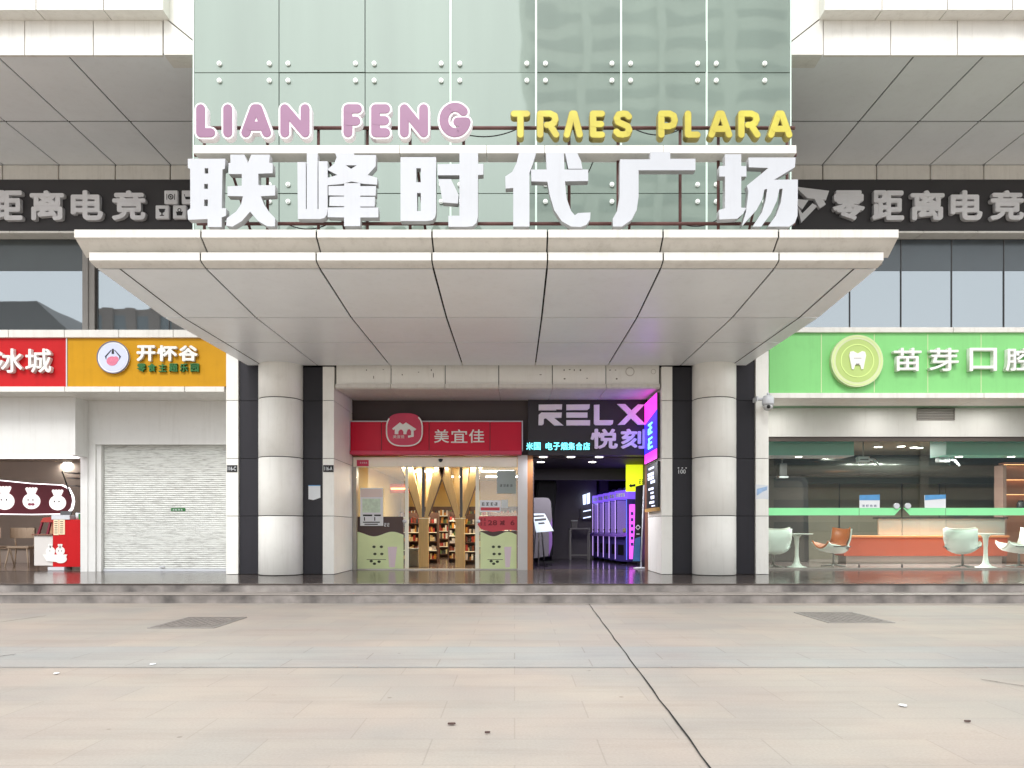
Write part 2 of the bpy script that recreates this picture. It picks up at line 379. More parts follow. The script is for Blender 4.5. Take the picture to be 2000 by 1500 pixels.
# ground materials
def paving_mat(name, c1, c2, cm, bw, bh, rough, mort=.006, stain=True):
    m = bpy.data.materials.new(name); m.use_nodes = True; n = m.node_tree.nodes; l = m.node_tree.links; p = n['Principled BSDF']
    geo = n.new('ShaderNodeNewGeometry'); br = n.new('ShaderNodeTexBrick')
    br.inputs['Scale'].default_value = 1; br.inputs['Brick Width'].default_value = bw; br.inputs['Row Height'].default_value = bh
    br.inputs['Mortar Size'].default_value = mort; br.inputs['Mortar Smooth'].default_value = .4; br.inputs['Bias'].default_value = 0
    br.inputs['Color1'].default_value = (*lin(c1), 1); br.inputs['Color2'].default_value = (*lin(c2), 1); br.inputs['Mortar'].default_value = (*lin(cm), 1)
    l.new(geo.outputs['Position'], br.inputs['Vector'])
    big = n.new('ShaderNodeTexNoise'); big.inputs['Scale'].default_value = .45; big.inputs['Detail'].default_value = 6; big.inputs['Roughness'].default_value = .6
    l.new(geo.outputs['Position'], big.inputs['Vector'])
    cr = n.new('ShaderNodeValToRGB'); cr.color_ramp.elements[0].position = .3; cr.color_ramp.elements[1].position = .72
    cr.color_ramp.elements[0].color = (.84, .83, .84, 1); cr.color_ramp.elements[1].color = (1.08, 1.05, 1.0, 1)
    l.new(big.outputs[0], cr.inputs[0])
    mx = n.new('ShaderNodeMix'); mx.data_type = 'RGBA'; mx.blend_type = 'MULTIPLY'; mx.inputs[0].default_value = 1
    l.new(br.outputs['Color'], mx.inputs[6]); l.new(cr.outputs[0], mx.inputs[7])
    fine = n.new('ShaderNodeTexNoise'); fine.inputs['Scale'].default_value = 55; fine.inputs['Detail'].default_value = 5
    l.new(geo.outputs['Position'], fine.inputs['Vector'])
    c3 = n.new('ShaderNodeValToRGB'); c3.color_ramp.elements[0].position = .3; c3.color_ramp.elements[1].position = .7
    c3.color_ramp.elements[0].color = (.93, .93, .93, 1); c3.color_ramp.elements[1].color = (1.05, 1.05, 1.05, 1)
    l.new(fine.outputs[0], c3.inputs[0])
    mx2 = n.new('ShaderNodeMix'); mx2.data_type = 'RGBA'; mx2.blend_type = 'MULTIPLY'; mx2.inputs[0].default_value = 1
    l.new(mx.outputs[2], mx2.inputs[6]); l.new(c3.outputs[0], mx2.inputs[7])
    last = mx2
    if stain:                                                   # small dark spots and worn patches
        sp = n.new('ShaderNodeTexNoise'); sp.inputs['Scale'].default_value = 2.3; sp.inputs['Detail'].default_value = 10; sp.inputs['Roughness'].default_value = .75
        l.new(geo.outputs['Position'], sp.inputs['Vector'])
        c4 = n.new('ShaderNodeValToRGB'); c4.color_ramp.elements[0].position = .27; c4.color_ramp.elements[1].position = .36
        c4.color_ramp.elements[0].color = (.72, .69, .67, 1); c4.color_ramp.elements[1].color = (1, 1, 1, 1)
        l.new(sp.outputs[0], c4.inputs[0])
        mx3 = n.new('ShaderNodeMix'); mx3.data_type = 'RGBA'; mx3.blend_type = 'MULTIPLY'; mx3.inputs[0].default_value = 1
        l.new(mx2.outputs[2], mx3.inputs[6]); l.new(c4.outputs[0], mx3.inputs[7]); last = mx3
    if stain:
        hn = n.new('ShaderNodeTexNoise'); hn.inputs['Scale'].default_value = .8; hn.inputs['Detail'].default_value = 3; l.new(geo.outputs['Position'], hn.inputs['Vector'])
        c5 = n.new('ShaderNodeValToRGB'); e = c5.color_ramp.elements; e[0].position = .35; e[1].position = .65; e[0].color = (1.03, .99, .97, 1); e[1].color = (.97, 1.0, 1.0, 1)
        l.new(hn.outputs[0], c5.inputs[0])
        vo = n.new('ShaderNodeTexVoronoi'); vo.inputs['Scale'].default_value = 1.5; vo.inputs['Randomness'].default_value = 1; l.new(geo.outputs['Position'], vo.inputs['Vector'])
        c6 = n.new('ShaderNodeValToRGB'); e = c6.color_ramp.elements; e[0].position = .022; e[1].position = .034; e[0].color = (.62, .60, .58, 1); e[1].color = (1, 1, 1, 1)
        l.new(vo.outputs['Distance'], c6.inputs[0])
        st_ = n.new('ShaderNodeMapping'); st_.inputs['Scale'].default_value = (.35, 2.4, 1); l.new(geo.outputs['Position'], st_.inputs['Vector'])
        sn = n.new('ShaderNodeTexNoise'); sn.inputs['Scale'].default_value = 1.1; sn.inputs['Detail'].default_value = 8; sn.inputs['Roughness'].default_value = .7; l.new(st_.outputs[0], sn.inputs['Vector'])
        c7 = n.new('ShaderNodeValToRGB'); e = c7.color_ramp.elements; e[0].position = .5; e[1].position = .72; e[0].color = (1, 1, 1, 1); e[1].color = (.87, .86, .85, 1)
        l.new(sn.outputs[0], c7.inputs[0])
        for c_ in (c5, c6, c7):
            m5 = n.new('ShaderNodeMix'); m5.data_type = 'RGBA'; m5.blend_type = 'MULTIPLY'; m5.inputs[0].default_value = 1
            l.new(last.outputs[2], m5.inputs[6]); l.new(c_.outputs[0], m5.inputs[7]); last = m5
    l.new(last.outputs[2], p.inputs['Base Color'])
    rr = n.new('ShaderNodeMapRange'); rr.inputs['To Min'].default_value = rough-.12; rr.inputs['To Max'].default_value = rough+.12
    l.new(big.outputs[0], rr.inputs[0]); l.new(rr.outputs[0], p.inputs['Roughness'])
    bp = n.new('ShaderNodeBump'); bp.inputs['Strength'].default_value = .25; bp.inputs['Distance'].default_value = .006
    l.new(fine.outputs[0], bp.inputs['Height']); l.new(bp.outputs[0], p.inputs['Normal'])
    return m
PAVE = paving_mat('beige granite paving', (165, 158, 150), (160, 154, 148), (151, 145, 138), 1.1, .55, .66, .006)
BAND = paving_mat('grey paving band', (156, 157, 156), (158, 156, 153), (139, 137, 133), 1.6, .42, .64, .008)
RISER = mat('worn step stone', (138, 132, 128), .6, .32, 2.2, bump=.4, lo=(84, 80, 78))
TREAD = mat('step tread stone', (150, 143, 137), .45, .12, 2.0, bump=.2)
PLAT = mat('polished granite platform', (80, 72, 68), .16, .12, 1.6, spec=.35)
IRON = mat('cast manhole lid', (126, 120, 115), .6, .15, 8, bump=.5)

# ---------------------------------------------------------------- the ground
G = .34                         # platform height
P = B(); P.quad((-300, -300, 0), (300, -300, 0), (300, 300, 0), (-300, 300, 0))
obj('plaza_paving', P, PAVE, kind='structure', label='beige granite slab plaza in front of the steps')
P = B(); P.quad((-60, 7.5, .004), (60, 7.5, .004), (60, 8.85, .004), (-60, 8.85, .004))
obj('paving_strip', P, BAND, kind='structure', label='bluish grey band of paving across the plaza')
P = B()
for a, b, wd in (((1.40, 13.95), (1.145, 4.2), .0065), ((1.145, 4.2), (1.0, 1.0), .006), ((-8.2, 9.3), (-7.6, 12.0), .008), ((-5.6, 8.3), (-6.0, 7.5), .008), ((4.35, 6.9), (5.2, 5.6), .007)):
    ax, ay = a; bx, by = b; n = 26; pr = None
    for k in range(n):
        t, u = k/n, (k+1)/n
        j = lambda q: .004*math.sin(q*37)+.003*math.sin(q*91)
        x0, y0, x1, y1 = ax+(bx-ax)*t+j(t), ay+(by-ay)*t, ax+(bx-ax)*u+j(u), ay+(by-ay)*u
        w0, w1 = wd*(.7+.5*abs(math.sin(t*23))), wd*(.7+.5*abs(math.sin(u*23)))
        P.quad((x0-w0, y0, .008), (x0+w0, y0, .008), (x1+w1, y1, .008), (x1-w1, y1, .008))
obj('paving_joint', P, JOINT, kind='structure', label='dark open joints in the paving')
P = B()
P.box(-40, 40, 14.1, 15.0, 0, .155)
obj('lower_step', P, RISER, kind='structure')
P = B(); xs = [-40+1.8*k for k in range(46)]
for a, b in zip(xs, xs[1:]): P.box(a+.002, b-.002, 14.085, 14.60, .156, .176, .004)
obj('step_tread', P, TREAD, kind='structure')
P = B(); P.box(-40, 40, 14.6, 17.0, 0, .318)
obj('upper_step', P, RISER, kind='structure')
P = B(); P.box(-40, 40, 14.58, 40, .318, G, .005)
obj('platform', P, PLAT, kind='structure', label='dark polished granite platform above the steps')

def manhole(x0, x1, y0, y1, label):
    t = thing('manhole_cover', label, 'manhole cover', ((x0+x1)/2, (y0+y1)/2, .002), 'manhole covers in the paving')
    b = B(); b.box(x0, x1, y0, y1, .001, .012)
    obj('frame', b, GREY_M, t)
    b = B(); n = 9
    b.box(x0+.03, x1-.03, y0+.03, y1-.03, .012, .016)
    for i in range(n):
        for j in range(n):
            cx = x0+.06+(x1-x0-.12)*(i+.5)/n; cy = y0+.06+(y1-y0-.12)*(j+.5)/n
            b.box(cx-.03, cx+.03, cy-.045, cy+.045, .0165, .021)
    obj('lid', b, IRON, t)
manhole(-5.22, -4.27, 10.5, 11.8, 'rusty grey rectangular manhole cover in front of the shuttered shop')
manhole(4.72, 5.72, 11.1, 12.5, 'grey brown manhole cover in the paving before the green clinic')
for k, (px, py, s, lab) in enumerate([(110, 1317, .025, 'white scrap of litter left on the plaza below the band'), (1764, 1380, .03, 'pale round scrap lying on the right of the plaza'),
                                 (298, 1299, .03, 'tiny white scrap on the bluish band of paving')]):
    d = CZ*F/(py-CY); b = B(); x = X(px, d)
    b.zprism([(x+s*math.cos(t*.9)*(1+.3*math.sin(t*3)), d+s*1.3*math.sin(t*.9)) for t in range(7)], .009, .014); obj('litter_scrap', b, PAPER, label=lab, cat='litter', group='litter on the plaza')
for px, py, s, lab in [(882, 1417, .018, 'dark crumpled leaf lying near the middle of the plaza'), (952, 1434, .012, 'thin dark twig beside the crumpled leaf'), (1890, 1412, .015, 'dark leaf on the plaza at far right')]:
    d = CZ*F/(py-CY); b = B(); x = X(px, d)
    b.zprism([(x+s*1.6*math.cos(t), d+s*math.sin(t)*(1+.4*math.cos(2*t))) for t in (0, .8, 1.7, 2.6, 3.5, 4.3, 5.2)], .009, .020); obj('fallen_leaf', b, BROWNP, label=lab, cat='leaf', group='leaves on the plaza')

# ---------------------------------------------------------------- the mall
C = 17.6                        # plane of the pilasters and shop signs
FS = 18.3                       # plane of the upper storey
SF = 19.6                       # shop fronts between the columns
mall = thing('shopping_mall', 'pale panelled shopping mall with deep entrance canopy and green glass tower', 'building', (0, 20, 0))
b = B(); b.box(-26, 26, 18.6, 34, 4.95, 15.9); b.box(-26, X(372, 13.5), 14.1, 18.55, 10.46, 15.9); b.box(X(1548, 13.5), 26, 14.1, 18.55, 10.46, 15.9)
b.box(X(379, 13.5), X(1543, 13.5), 13.75, 18.55, 5.44, 15.9)
obj('wall', b, DARK, mall)
# overhanging eaves: soffit with joints, fascia of big white panels
cl = [-18, X(-205, FS)]+[X(p, FS) for p in (-98, 10, 119, 229, 336)]; cl = [v for v in cl]+[X(400, 14)]
cr = [X(1550, 14)]+[X(p, FS) for p in (1604, 1708.5, 1813, 1917, 2022, 2126)]+[18]
rows = [(14.02, 10.40), (16.3, 10.40), (FS, 10.40)]
for c_, lo_, hi_ in ((cl, -18, X(380, 13.5)), (cr, X(1545, 13.5), 18)):
    so = obj('soffit', panels(sorted(c_), rows, .032), ALU_F, mall)
    obj('soffit_backing', B().box(lo_, hi_, 14.03, 18.4, 10.425, 10.45), JOINT, so)
def hpan(b, edges, y, z0, z1, t=.06, gap=.016, bev=.006):
    for a, c in zip(edges, edges[1:]): b.box(a+gap/2, c-gap/2, y, y+t, z0, z1, bev)
    return b
b = B(); d = 14.0
fl = [-18]+[X(p, d) for p in (-218, -85, 48, 182, 318)]; fr = [X(1608, d), X(1740, d), X(1870, d), X(2002, d), X(2134, d), 18]
for q in (fl, fr): obj('lower_fascia', hpan(B(), q, d, 10.39, 11.05), ALU_W, mall)
b = B(); d = 13.72
for q in ([-18]+[X(p, d) for p in (-190, -60, 70, 202, 319)], [X(1610, d)]+[X(p, d) for p in (1723, 1851, 1978, 2105)]+[18]): obj('upper_fascia', hpan(B(), q, d, 11.05, 16.0, .34), ALU_W, mall)
d = 13.985
for xa, xb in ((319, 379), (1608, 1546)):
    b = B()
    lo, hi = X(xa, d), X(xb, d); e = .008 if xb > xa else -.008
    zm = Z(80, d); zt = Z(32, d)
    b.prism([(lo+e, zt-.02), (lo+e, 10.39), (hi, 10.39), (hi, zm-.02)], d, d+.4)
    b.prism([(lo+e, zt+.01), (hi, zm+.01), (hi, 16.0), (lo+e, 16.0)], d, d+.4)
    obj('fascia_corner', b, ALU_W, mall)
for lo, hi in ((-18, X(377, 13.72)), (X(1548, 13.72), 18)): obj('fascia_backing', B().box(lo, hi, 14.13, 14.3, 10.46, 16.0), JOINT, mall)
# cove trim and light strip that frame the black sign bands
b = B(); zt0, zt1 = Z(352, 18.22), 10.385
tl = [-18]+[X(p, FS) for p in (-205, -98, 10, 119, 229, 336)]+[X(420, FS)]; tr = [X(1500, FS)]+[X(p, FS) for p in (1604, 1708.5, 1813, 1917, 2022, 2126)]+[18]
zs = Z(455, 18.0)
for q in (tl, tr):
    ct = obj('cove_trim', hpan(B(), q, 18.2, zt0, zt1, .08, .022, .02), ALU, mall)
    obj('cove_backing', B().box(q[0], q[-1], 18.285, 18.4, zt0-.02, zt1), JOINT, ct)
for q in ([-18]+[X(p, FS) for p in (-60, 35, 130, 240)]+[X(470, FS)], [X(1450, FS)]+[X(p, FS) for p in (1690, 1790, 1895, 2000)]+[18]):
    obj('window_head_trim', hpan(B(), q, 18.0, zs, zs+.05, .4, .012, .008), ALU_W, mall)
# upper windows
def window(x0, x1, sp):
    f = B(); z0, z1, zm = 6.1, zs, Z(529, 18.4)
    f.box(x0-.012, x0+.012, 18.40, 18.5, z0, z1).box(x0+.012, x1-.012, 18.47, 18.5, z0, z1).box(x1-.012, x1-.001, 18.405, 18.5, z0, z1)
    wo = obj('window', f, GREY_D, mall)
    g = B(); g.box(x0+.013, x1-.013, 18.42, 18.46, z0, zm); obj('pane', g, GLASS_W, wo)
    g = B(); g.box(x0+.013, x1-.013, 18.41, 18.46, zm+.005, z1); obj('spandrel', g, sp, wo)  # upper glass with its dark reflection painted into the colour
d = 18.4
for a, c in ((-430, -240), (-240, -30), (-30, 163), (190, 330), (330, 460)): window(X(a, d), X(c, d), REFL_DARK)
for a, c in ((1500, 1660), (1660, 1760), (1760, 1859), (1859, 1961), (1961, 2062), (2062, 2164)): window(X(a, d), X(c, d), REFL_DARK_B)
obj('mullion', B().box(X(163, d)+.03, X(176, d), 18.30, 18.5, 6.1, zs).box(X(176, d)+.002, X(190, d)-.03, 18.33, 18.5, 6.1, zs), GREY_M, mall)
# sill strips above and below the shop signs
obj('sill_strip', hpan(B(), [-17]+[X(p, C) for p in (-90, 19, 128, 234, 340, 460)], 17.55, Z(660, C), Z(645, C), .9, .012, .01), ALU_W, mall)
obj('sill_strip', hpan(B(), [X(1490, C), X(1860, C), 17], 17.55, Z(650, C), Z(640, C), .9, .012, .01), ALU_W, mall)
obj('sign_base_strip', hpan(B(), [-17]+[X(p, C) for p in (-90, 128, 235, 362)]+[X(441, C)-.02], 17.56, Z(766, C), Z(755.5, C), 1.3, .012, .01), ALU_W, mall)
obj('sign_base_strip', hpan(B(), [X(1502, C), X(1920, C), 17], 17.56, Z(778, C), Z(768, C), 1.1, .012, .008), ALU_W, mall)
# glass tower: one pane per sub-part, spider fittings at the joints
tower = obj('curtain_wall', B().box(X(378, 13.5), X(1545, 13.5), 13.62, 13.74, 5.5, 16.0), GREY_M, mall)
d = 13.5; ex = [X(p, d) for p in (379, 545, 713, 880, 1047, 1213, 1380, 1543)]
zj = [5.44, Z(378, d), Z(142, d), 16.0]
for i in range(7):
    for j in range(3):
        g = B(); g.box(ex[i]+.006, ex[i+1]-.006, d, d+.03, zj[j]+.006, zj[j+1]-.006, .003)
        c_ = Vector(((ex[i]+ex[i+1])/2, d+.03, (zj[j]+zj[j+1])/2))                 # every pane hangs a touch out of true
        bmesh.ops.rotate(g.bm, verts=g.bm.verts, cent=c_, matrix=Matrix.Rotation(R(random.uniform(-.16, .16)), 3, 'X') @ Matrix.Rotation(R(random.uniform(-.22, .22)), 3, 'Z')); obj('glass_pane', g, GLASS_T, tower)
for i in range(7):
    for zz in zj[1:3]:
        for sx in (ex[i]+.17 if i else ex[0]+.47, ex[i+1]-.17 if i < 6 else ex[7]-.47):
            for dz in (-.155, .155):
                g = B(); g.tube((sx, d-.035, zz+dz), (sx, d+.02, zz+dz), .042, 14); g.tube((sx, d-.05, zz+dz), (sx, d-.034, zz+dz), .022, 10); obj('glass_fitting', g, DOT, tower)
for x in ex[3:7]: obj('joint_strip', B().box(x-.018, x+.018, d-.008, d+.028, 5.44, 16.0), GLASS_E, tower)
for x in (X(379, d)-.017, X(1543, d)+.017): obj('glass_return', B().box(x-.013, x+.013, d+.01, 14.2, 5.44, 16.0), GLASS_E, tower)

# canopy
XC = -.37; U = 1.722
rows = [(11.02, 5.40), (11.2, 5.356), (13.37, 5.235), (15.25, 5.265), (17.55, 5.30)]
mid = [XC+U*(k-2.5) for k in range(6)]
cols = [X(173, 11.0)]+mid+[X(1727, 11.0)]
canopy = obj('canopy', panels(cols, rows[1:], .03), ALU_F, mall, smooth=False)
# border pieces: outer edge inset line
b = B(); b.box(X(178, 11.0), X(1722, 11.0), 11.12, 17.58, 5.385, 5.41)
obj('joint_backing', b, JOINT, canopy)
b = B()
e2 = [X(173, 11.0)]+mid+[X(1727, 11.0)]
for a, c in zip(e2, e2[1:]):
    b.xprism([(11.0, 5.53), (11.0, 5.412), (11.05, 5.39), (11.19, 5.36), (11.19, 5.385), (11.1, 5.53)], a+.011, c-.011)
fe = obj('front_edge', b, ALU_W, canopy)
obj('joint_core', B().xprism([(11.018, 5.515), (11.018, 5.42), (11.07, 5.40), (11.18, 5.388), (11.09, 5.515)], e2[0]+.03, e2[-1]-.03), JOINT, fe)
b = B(); zt = Z(448.5, 10.85)
e3 = [X(145, 10.85)]+[v*.985-.0 for v in mid]+[X(1755, 10.85)]
for a, c in zip(e3, e3[1:]):
    a2 = a if a == e3[0] else a+.012; c2 = c if c == e3[-1] else c-.012
    b.xprism([(10.85, zt), (10.85, zt-.115), (10.90, zt-.135), (11.16, zt-.30), (11.16, 5.56), (11.35, 5.56), (11.35, zt)], a2, c2)
ue = obj('upper_edge', b, ALU, canopy)
obj('joint_core', B().xprism([(10.87, zt-.018), (10.87, zt-.10), (10.92, zt-.12), (11.18, zt-.285), (11.18, 5.58), (11.34, 5.58), (11.34, zt-.018)], e3[0]+.03, e3[-1]-.03), JOINT, ue)
b = B(); b.box(X(165, 11.0), X(1735, 11.0), 11.18, 17.6, 5.415, zt-.03)
obj('roof', b, GREY_M, canopy)
for s, px in ((-1, 173), (1, 1727)):
    x0 = X(px, 11.0); a, c = (x0-.01, x0+.06) if s < 0 else (x0-.06, x0+.01)
    obj('side_edge', B().box(a, c, 11.2, 17.5, 5.39, 5.53), ALU, canopy)
    x0 -= s*.36; b = B()                                          # thin inlaid joint along each side of the soffit
    for (ya, za), (yb, zb) in zip(rows[1:], rows[2:]): b.quad((x0-.012, ya, za-.003), (x0+.012, ya, za-.003), (x0+.012, yb, zb-.003), (x0-.012, yb, zb-.003))
    obj('side_joint', b, JOINT, canopy)

# columns: drums of curved cladding with open joints
def column(px):
    r = 1.0/2+.01; cx = X(px, 17.55); cy = 17.58
    js = [G+.002, 1.73, 3.10, 4.48, 5.33]; b = B()
    for a, c in zip(js, js[1:]): b.lathe(cx, cy, [(r-.012, a+.009), (r, a+.018), (r, c-.018), (r-.012, c-.009)], 64)
    o = obj('column', b, STONE, mall)
    b = B(); b.lathe(cx, cy, [(r-.02, G+.002), (r-.02, 5.36)], 48); obj('column_core', b, JOINT, o)
column(548); column(1395)
js = [G+.002, 1.73, 3.10, 4.48, 5.3]
def flat(px0, px1, y, m, depth, name, side=None, top=5.29):
    b = B()
    for a, c in zip(js, js[1:-1]+[top]): b.box(X(px0, C)+.003, X(px1, C)-.003, y, y+depth, a+.006, c-.006, .004)
    o = obj(name, b, m, mall)
    b = B(); b.box(X(px0, C)+.02, X(px1, C)-.02, y+.012, y+depth-.012, G+.003, top); obj('joint_core', b, JOINT, o); return o
flat(442, 466, C-.02, STONE, 1.4, 'pilaster', top=5.9); flat(466.5, 508, C+.04, DARK, .3, 'wall_panel', top=5.9); flat(588, 630, C+.04, DARK, .3, 'wall_panel')
flat(630.5, 653, C-.02, STONE, 1.98, 'pilaster'); flat(1291.5, 1313, C-.02, STONE, 1.98, 'pilaster'); flat(1313.5, 1356, C+.04, DARK, .3, 'wall_panel')
flat(1434, 1475, C+.04, DARK, .3, 'wall_panel', top=5.9); flat(1475.5, 1501, C-.02, STONE, 2.0, 'pilaster', top=5.9)
# blocking behind the dark panels
for lo, hi, yb in ((X(468, C), X(628, C), 20.5), (X(1318, C), X(1473, C), 24)): obj('core_wall', B().box(lo, hi, C+.36, yb, G, 5.2), DARK, mall)
# transom between the inner pilasters
zf0, zf1 = Z(752, C), Z(712, C)
pe = [X(p, C) for p in (655, 763, 869, 974, 1079, 1184, 1289)]
b = hpan(B(), pe, C+.05, zf0+.03, zf1+.09, .12, .02, .004); obj('transom', b, STONE, mall)
b = B()
for a, c in zip(pe, pe[1:]): b.xprism([(C-.03, zf0+.02), (C-.03, zf0-.06), (C+.02, zf0-.09), (SF-.02, zf0-.02), (SF-.02, zf0+.02)], a+.006, c-.006)
obj('transom_ledge', b, ALU, mall)
for px, py, rx, ry in ((715, 722, 1.2, 1.2), (729, 736, .8, 3), (748, 721, 1.6, .6), (842, 722, 1, 2), (846, 732, .8, 5), (785, 731, 1, 1.5), (817, 726, 1.6, .6), (1102, 722, 1, 2), (1113, 721, 2, .8), (1122, 722, 1, 2), (1134, 722, 1.6, 2), (1103, 739, 2, 1.4), (1147, 738, 2, .7), (1192, 722, 2, .8), (1203, 722, 1.6, .7), (1205, 739, 1.8, 1.6), (1056, 731, 2.4, .8)):
    obj('residue_mark', B().disc(X(px, C), Z(py, C), rx*C/F, C+.045, C+.051, ry*C/F, 9), mat('grey residue '+str(px), (118, 110, 104), .7, .2, 20), mall)
for px, r in ((1231, 9), (1277, 5)): obj('residue_ring', B().ring(X(px, C), Z(725, C), r*.8*C/F, r*C/F, C+.046, C+.051, 20), mat('pale residue', (200, 196, 188), .7, .1, 20), mall)
b = B(); b.box(pe[0]-.02, pe[-1]+.02, C+.12, SF+.1, zf0+.021, 5.27); obj('transom_backing', b, JOINT, mall)
# wall above the shop doors
zl = Z(889, SF)
b = B(); b.box(X(640, SF), X(1031, SF), SF+.02, SF+.3, zl, 5.2); obj('header_wall', b, WARMDARK, mall)
# left white walls with the shutter and the snack shop opening
ys = 18.8
b = B(); zb = 4.70
b.box(X(172, ys), X(441, ys)+.25, ys, ys+.2, Z(868, ys), zb)                     # above the shutter
b.box(X(172, ys), X(186, ys), ys+.002, ys+.9, G, Z(868, ys)-.001); b.box(X(186, ys)+.001, X(195, ys), ys+.06, ys+.9, G, Z(868, ys)-.001)
b.box(X(158, ys), X(172, ys)-.001, ys-.02, ys+4, G, zb)
obj('shutter_surround', b, WHITE, mall)
b = B(); b.box(-19, X(147, 18.25), 18.25, 19.4, Z(889, 18.25), zb-.002); obj('shop_bulkhead', b, WHITE, mall)
b = B(); b.box(-19, X(158, ys)-.01, 18.27, 18.75, Z(889, 18.25)-.03, Z(889, 18.25)-.002); obj('light_strip', b, EDGE, mall)
b = B(); b.box(-19, X(441, C), 17.7, ys+.1, zb+.001, zb+.03); obj('sign_soffit', b, WHITE, mall)
sh = B(); zt_ = Z(868, ys)
prof = []; n = 62; z0 = G+.01; hh = (zt_-z0)/n
rng = random.Random(3)
for k in range(n):
    za = z0+k*hh
    sh.xprism([(ys+.20, za), (ys+.185, za+.004), (ys+.175, za+hh*.5), (ys+.185, za+hh-.004), (ys+.20, za+hh-.001), (ys+.22, za+hh-.001), (ys+.22, za)], X(195, ys)+.005, X(441, ys)+.02)
def shutter_mat():
    m = bpy.data.materials.new('weathered shutter slats'); m.use_nodes = True; n = m.node_tree.nodes; l = m.node_tree.links; p = n['Principled BSDF']
    geo = n.new('ShaderNodeNewGeometry'); mp = n.new('ShaderNodeMapping'); mp.inputs['Scale'].default_value = (2.6, 1, 24)
    nz = n.new('ShaderNodeTexNoise'); nz.inputs['Scale'].default_value = 1.6; nz.inputs['Detail'].default_value = 6; nz.inputs['Roughness'].default_value = .65
    cr = n.new('ShaderNodeValToRGB'); e = cr.color_ramp.elements; e[0].position = .33; e[0].color = (*lin((176, 176, 172)), 1); e[1].position = .52; e[1].color = (*lin((224, 226, 222)), 1)
    l.new(geo.outputs['Position'], mp.inputs['Vector']); l.new(mp.outputs[0], nz.inputs['Vector']); l.new(nz.outputs[0], cr.inputs[0]); l.new(cr.outputs[0], p.inputs['Base Color'])
    p.inputs['Roughness'].default_value = .55; return m
sht = obj('roller_shutter', sh, shutter_mat(), mall)
b = B(); b.box(X(195, ys), X(441, ys)+.02, ys+.16, ys+.24, G+.003, G+.06); b.box(X(306, ys), X(316, ys), ys+.13, ys+.16, G+.10, G+.13); obj('bottom_bar', b, WHITE_M, sht)
b = B(); b.box(X(328, ys), X(356, ys), ys+.165, ys+.172, Z(998, ys), Z(992, ys)); obj('sticker', b, GREEN_D, sht)
b = B(); b.text('~xxxx', X(331, ys), X(352, ys), Z(997, ys), Z(993, ys), .003, (0, ys+.164, 0)); obj('sticker_print', b, PAPER, sht)
# right: lintel over the clinic glass
yd = 19.7
b = B(); b.box(6.0, 18, yd-.02, yd+.25, Z(853, yd), 4.64); obj('clinic_lintel', b, WHITE, mall)
b = B(); b.box(6.0, 18, 17.7, yd+.1, 4.641, 4.67); obj('green_soffit', b, mat('green soffit paint', (112, 150, 118), .5, .03), mall)
for px in (1527, 1734, 1859, 1955):
    b = B(); d = 18.9; b.lathe(X(px, d), d, [(.09, 4.628), (.10, 4.632), (.10, 4.640)], 20); do_ = obj('downlight', b, LAMP_S, mall); glow(mall, (X(px, d), d, 4.61), .15, 10, (1, .97, .92))
v = B(); x0, x1 = X(1790, yd), X(1863, yd); z0, z1 = Z(821, yd), Z(795, yd)
for a in ((x0, x1, z0, z0+.02), (x0, x1, z1-.02, z1), (x0, x0+.02, z0+.021, z1-.021), (x1-.02, x1, z0+.021, z1-.021)): v.box(a[0], a[1], yd-.05, yd-.021, a[2], a[3])
for k in range(7):
    z = z0+.03+k*(z1-z0-.05)/7; v.xprism([(yd-.045, z), (yd-.022, z+.03), (yd-.022, z+.034), (yd-.045, z+.006)], x0+.02, x1-.02)
vt = obj('vent_grille', v, GREY_M, mall)
# party walls and shop shells (rooms are parts of the mall)
def room(name, x0, x1, y0, y1, z0, z1, wm, fm, cm):
    b = B(); t = .12
    b.box(x0-t, x0, y0, y1, z0, z1); b.box(x1, x1+t, y0, y1, z0, z1); b.box(x0-t, x1+t, y1+.001, y1+t, z0, z1)
    o = obj(name+'_wall', b, wm, mall)
    b = B(); b.quad((x0, y0, z0+.004), (x1, y0, z0+.004), (x1, y1, z0+.004), (x0, y1, z0+.004)); obj('shop_floor', b, fm, o)
    b = B(); b.box(x0-t, x1+t, y0, y1+t, z1+.001, z1+.1); obj('shop_ceiling', b, cm, o); return o
store_room = room('store', X(676, SF), X(1036, SF)-.04, SF+.32, 29, G, 3.32, WARMWALL, GRANITE_IN, WARMCEIL)
vape_room = room('arcade', X(1036, SF)+.1, 4.55, SF+.32, 31, G, 3.34, NIGHT, DARKFLOOR, NIGHT)
clinic_room = room('clinic', 6.2, 17.5, yd+.26, 27, G, 4.0, TAUPE, DENTFLOOR, TAUPE)
snack_room = room('snack_shop', -18.6, X(158, ys)-.12, ys+.25, 25.5, G, 3.75, BROWNWALL, GRANITE_IN, BROWNWALL)

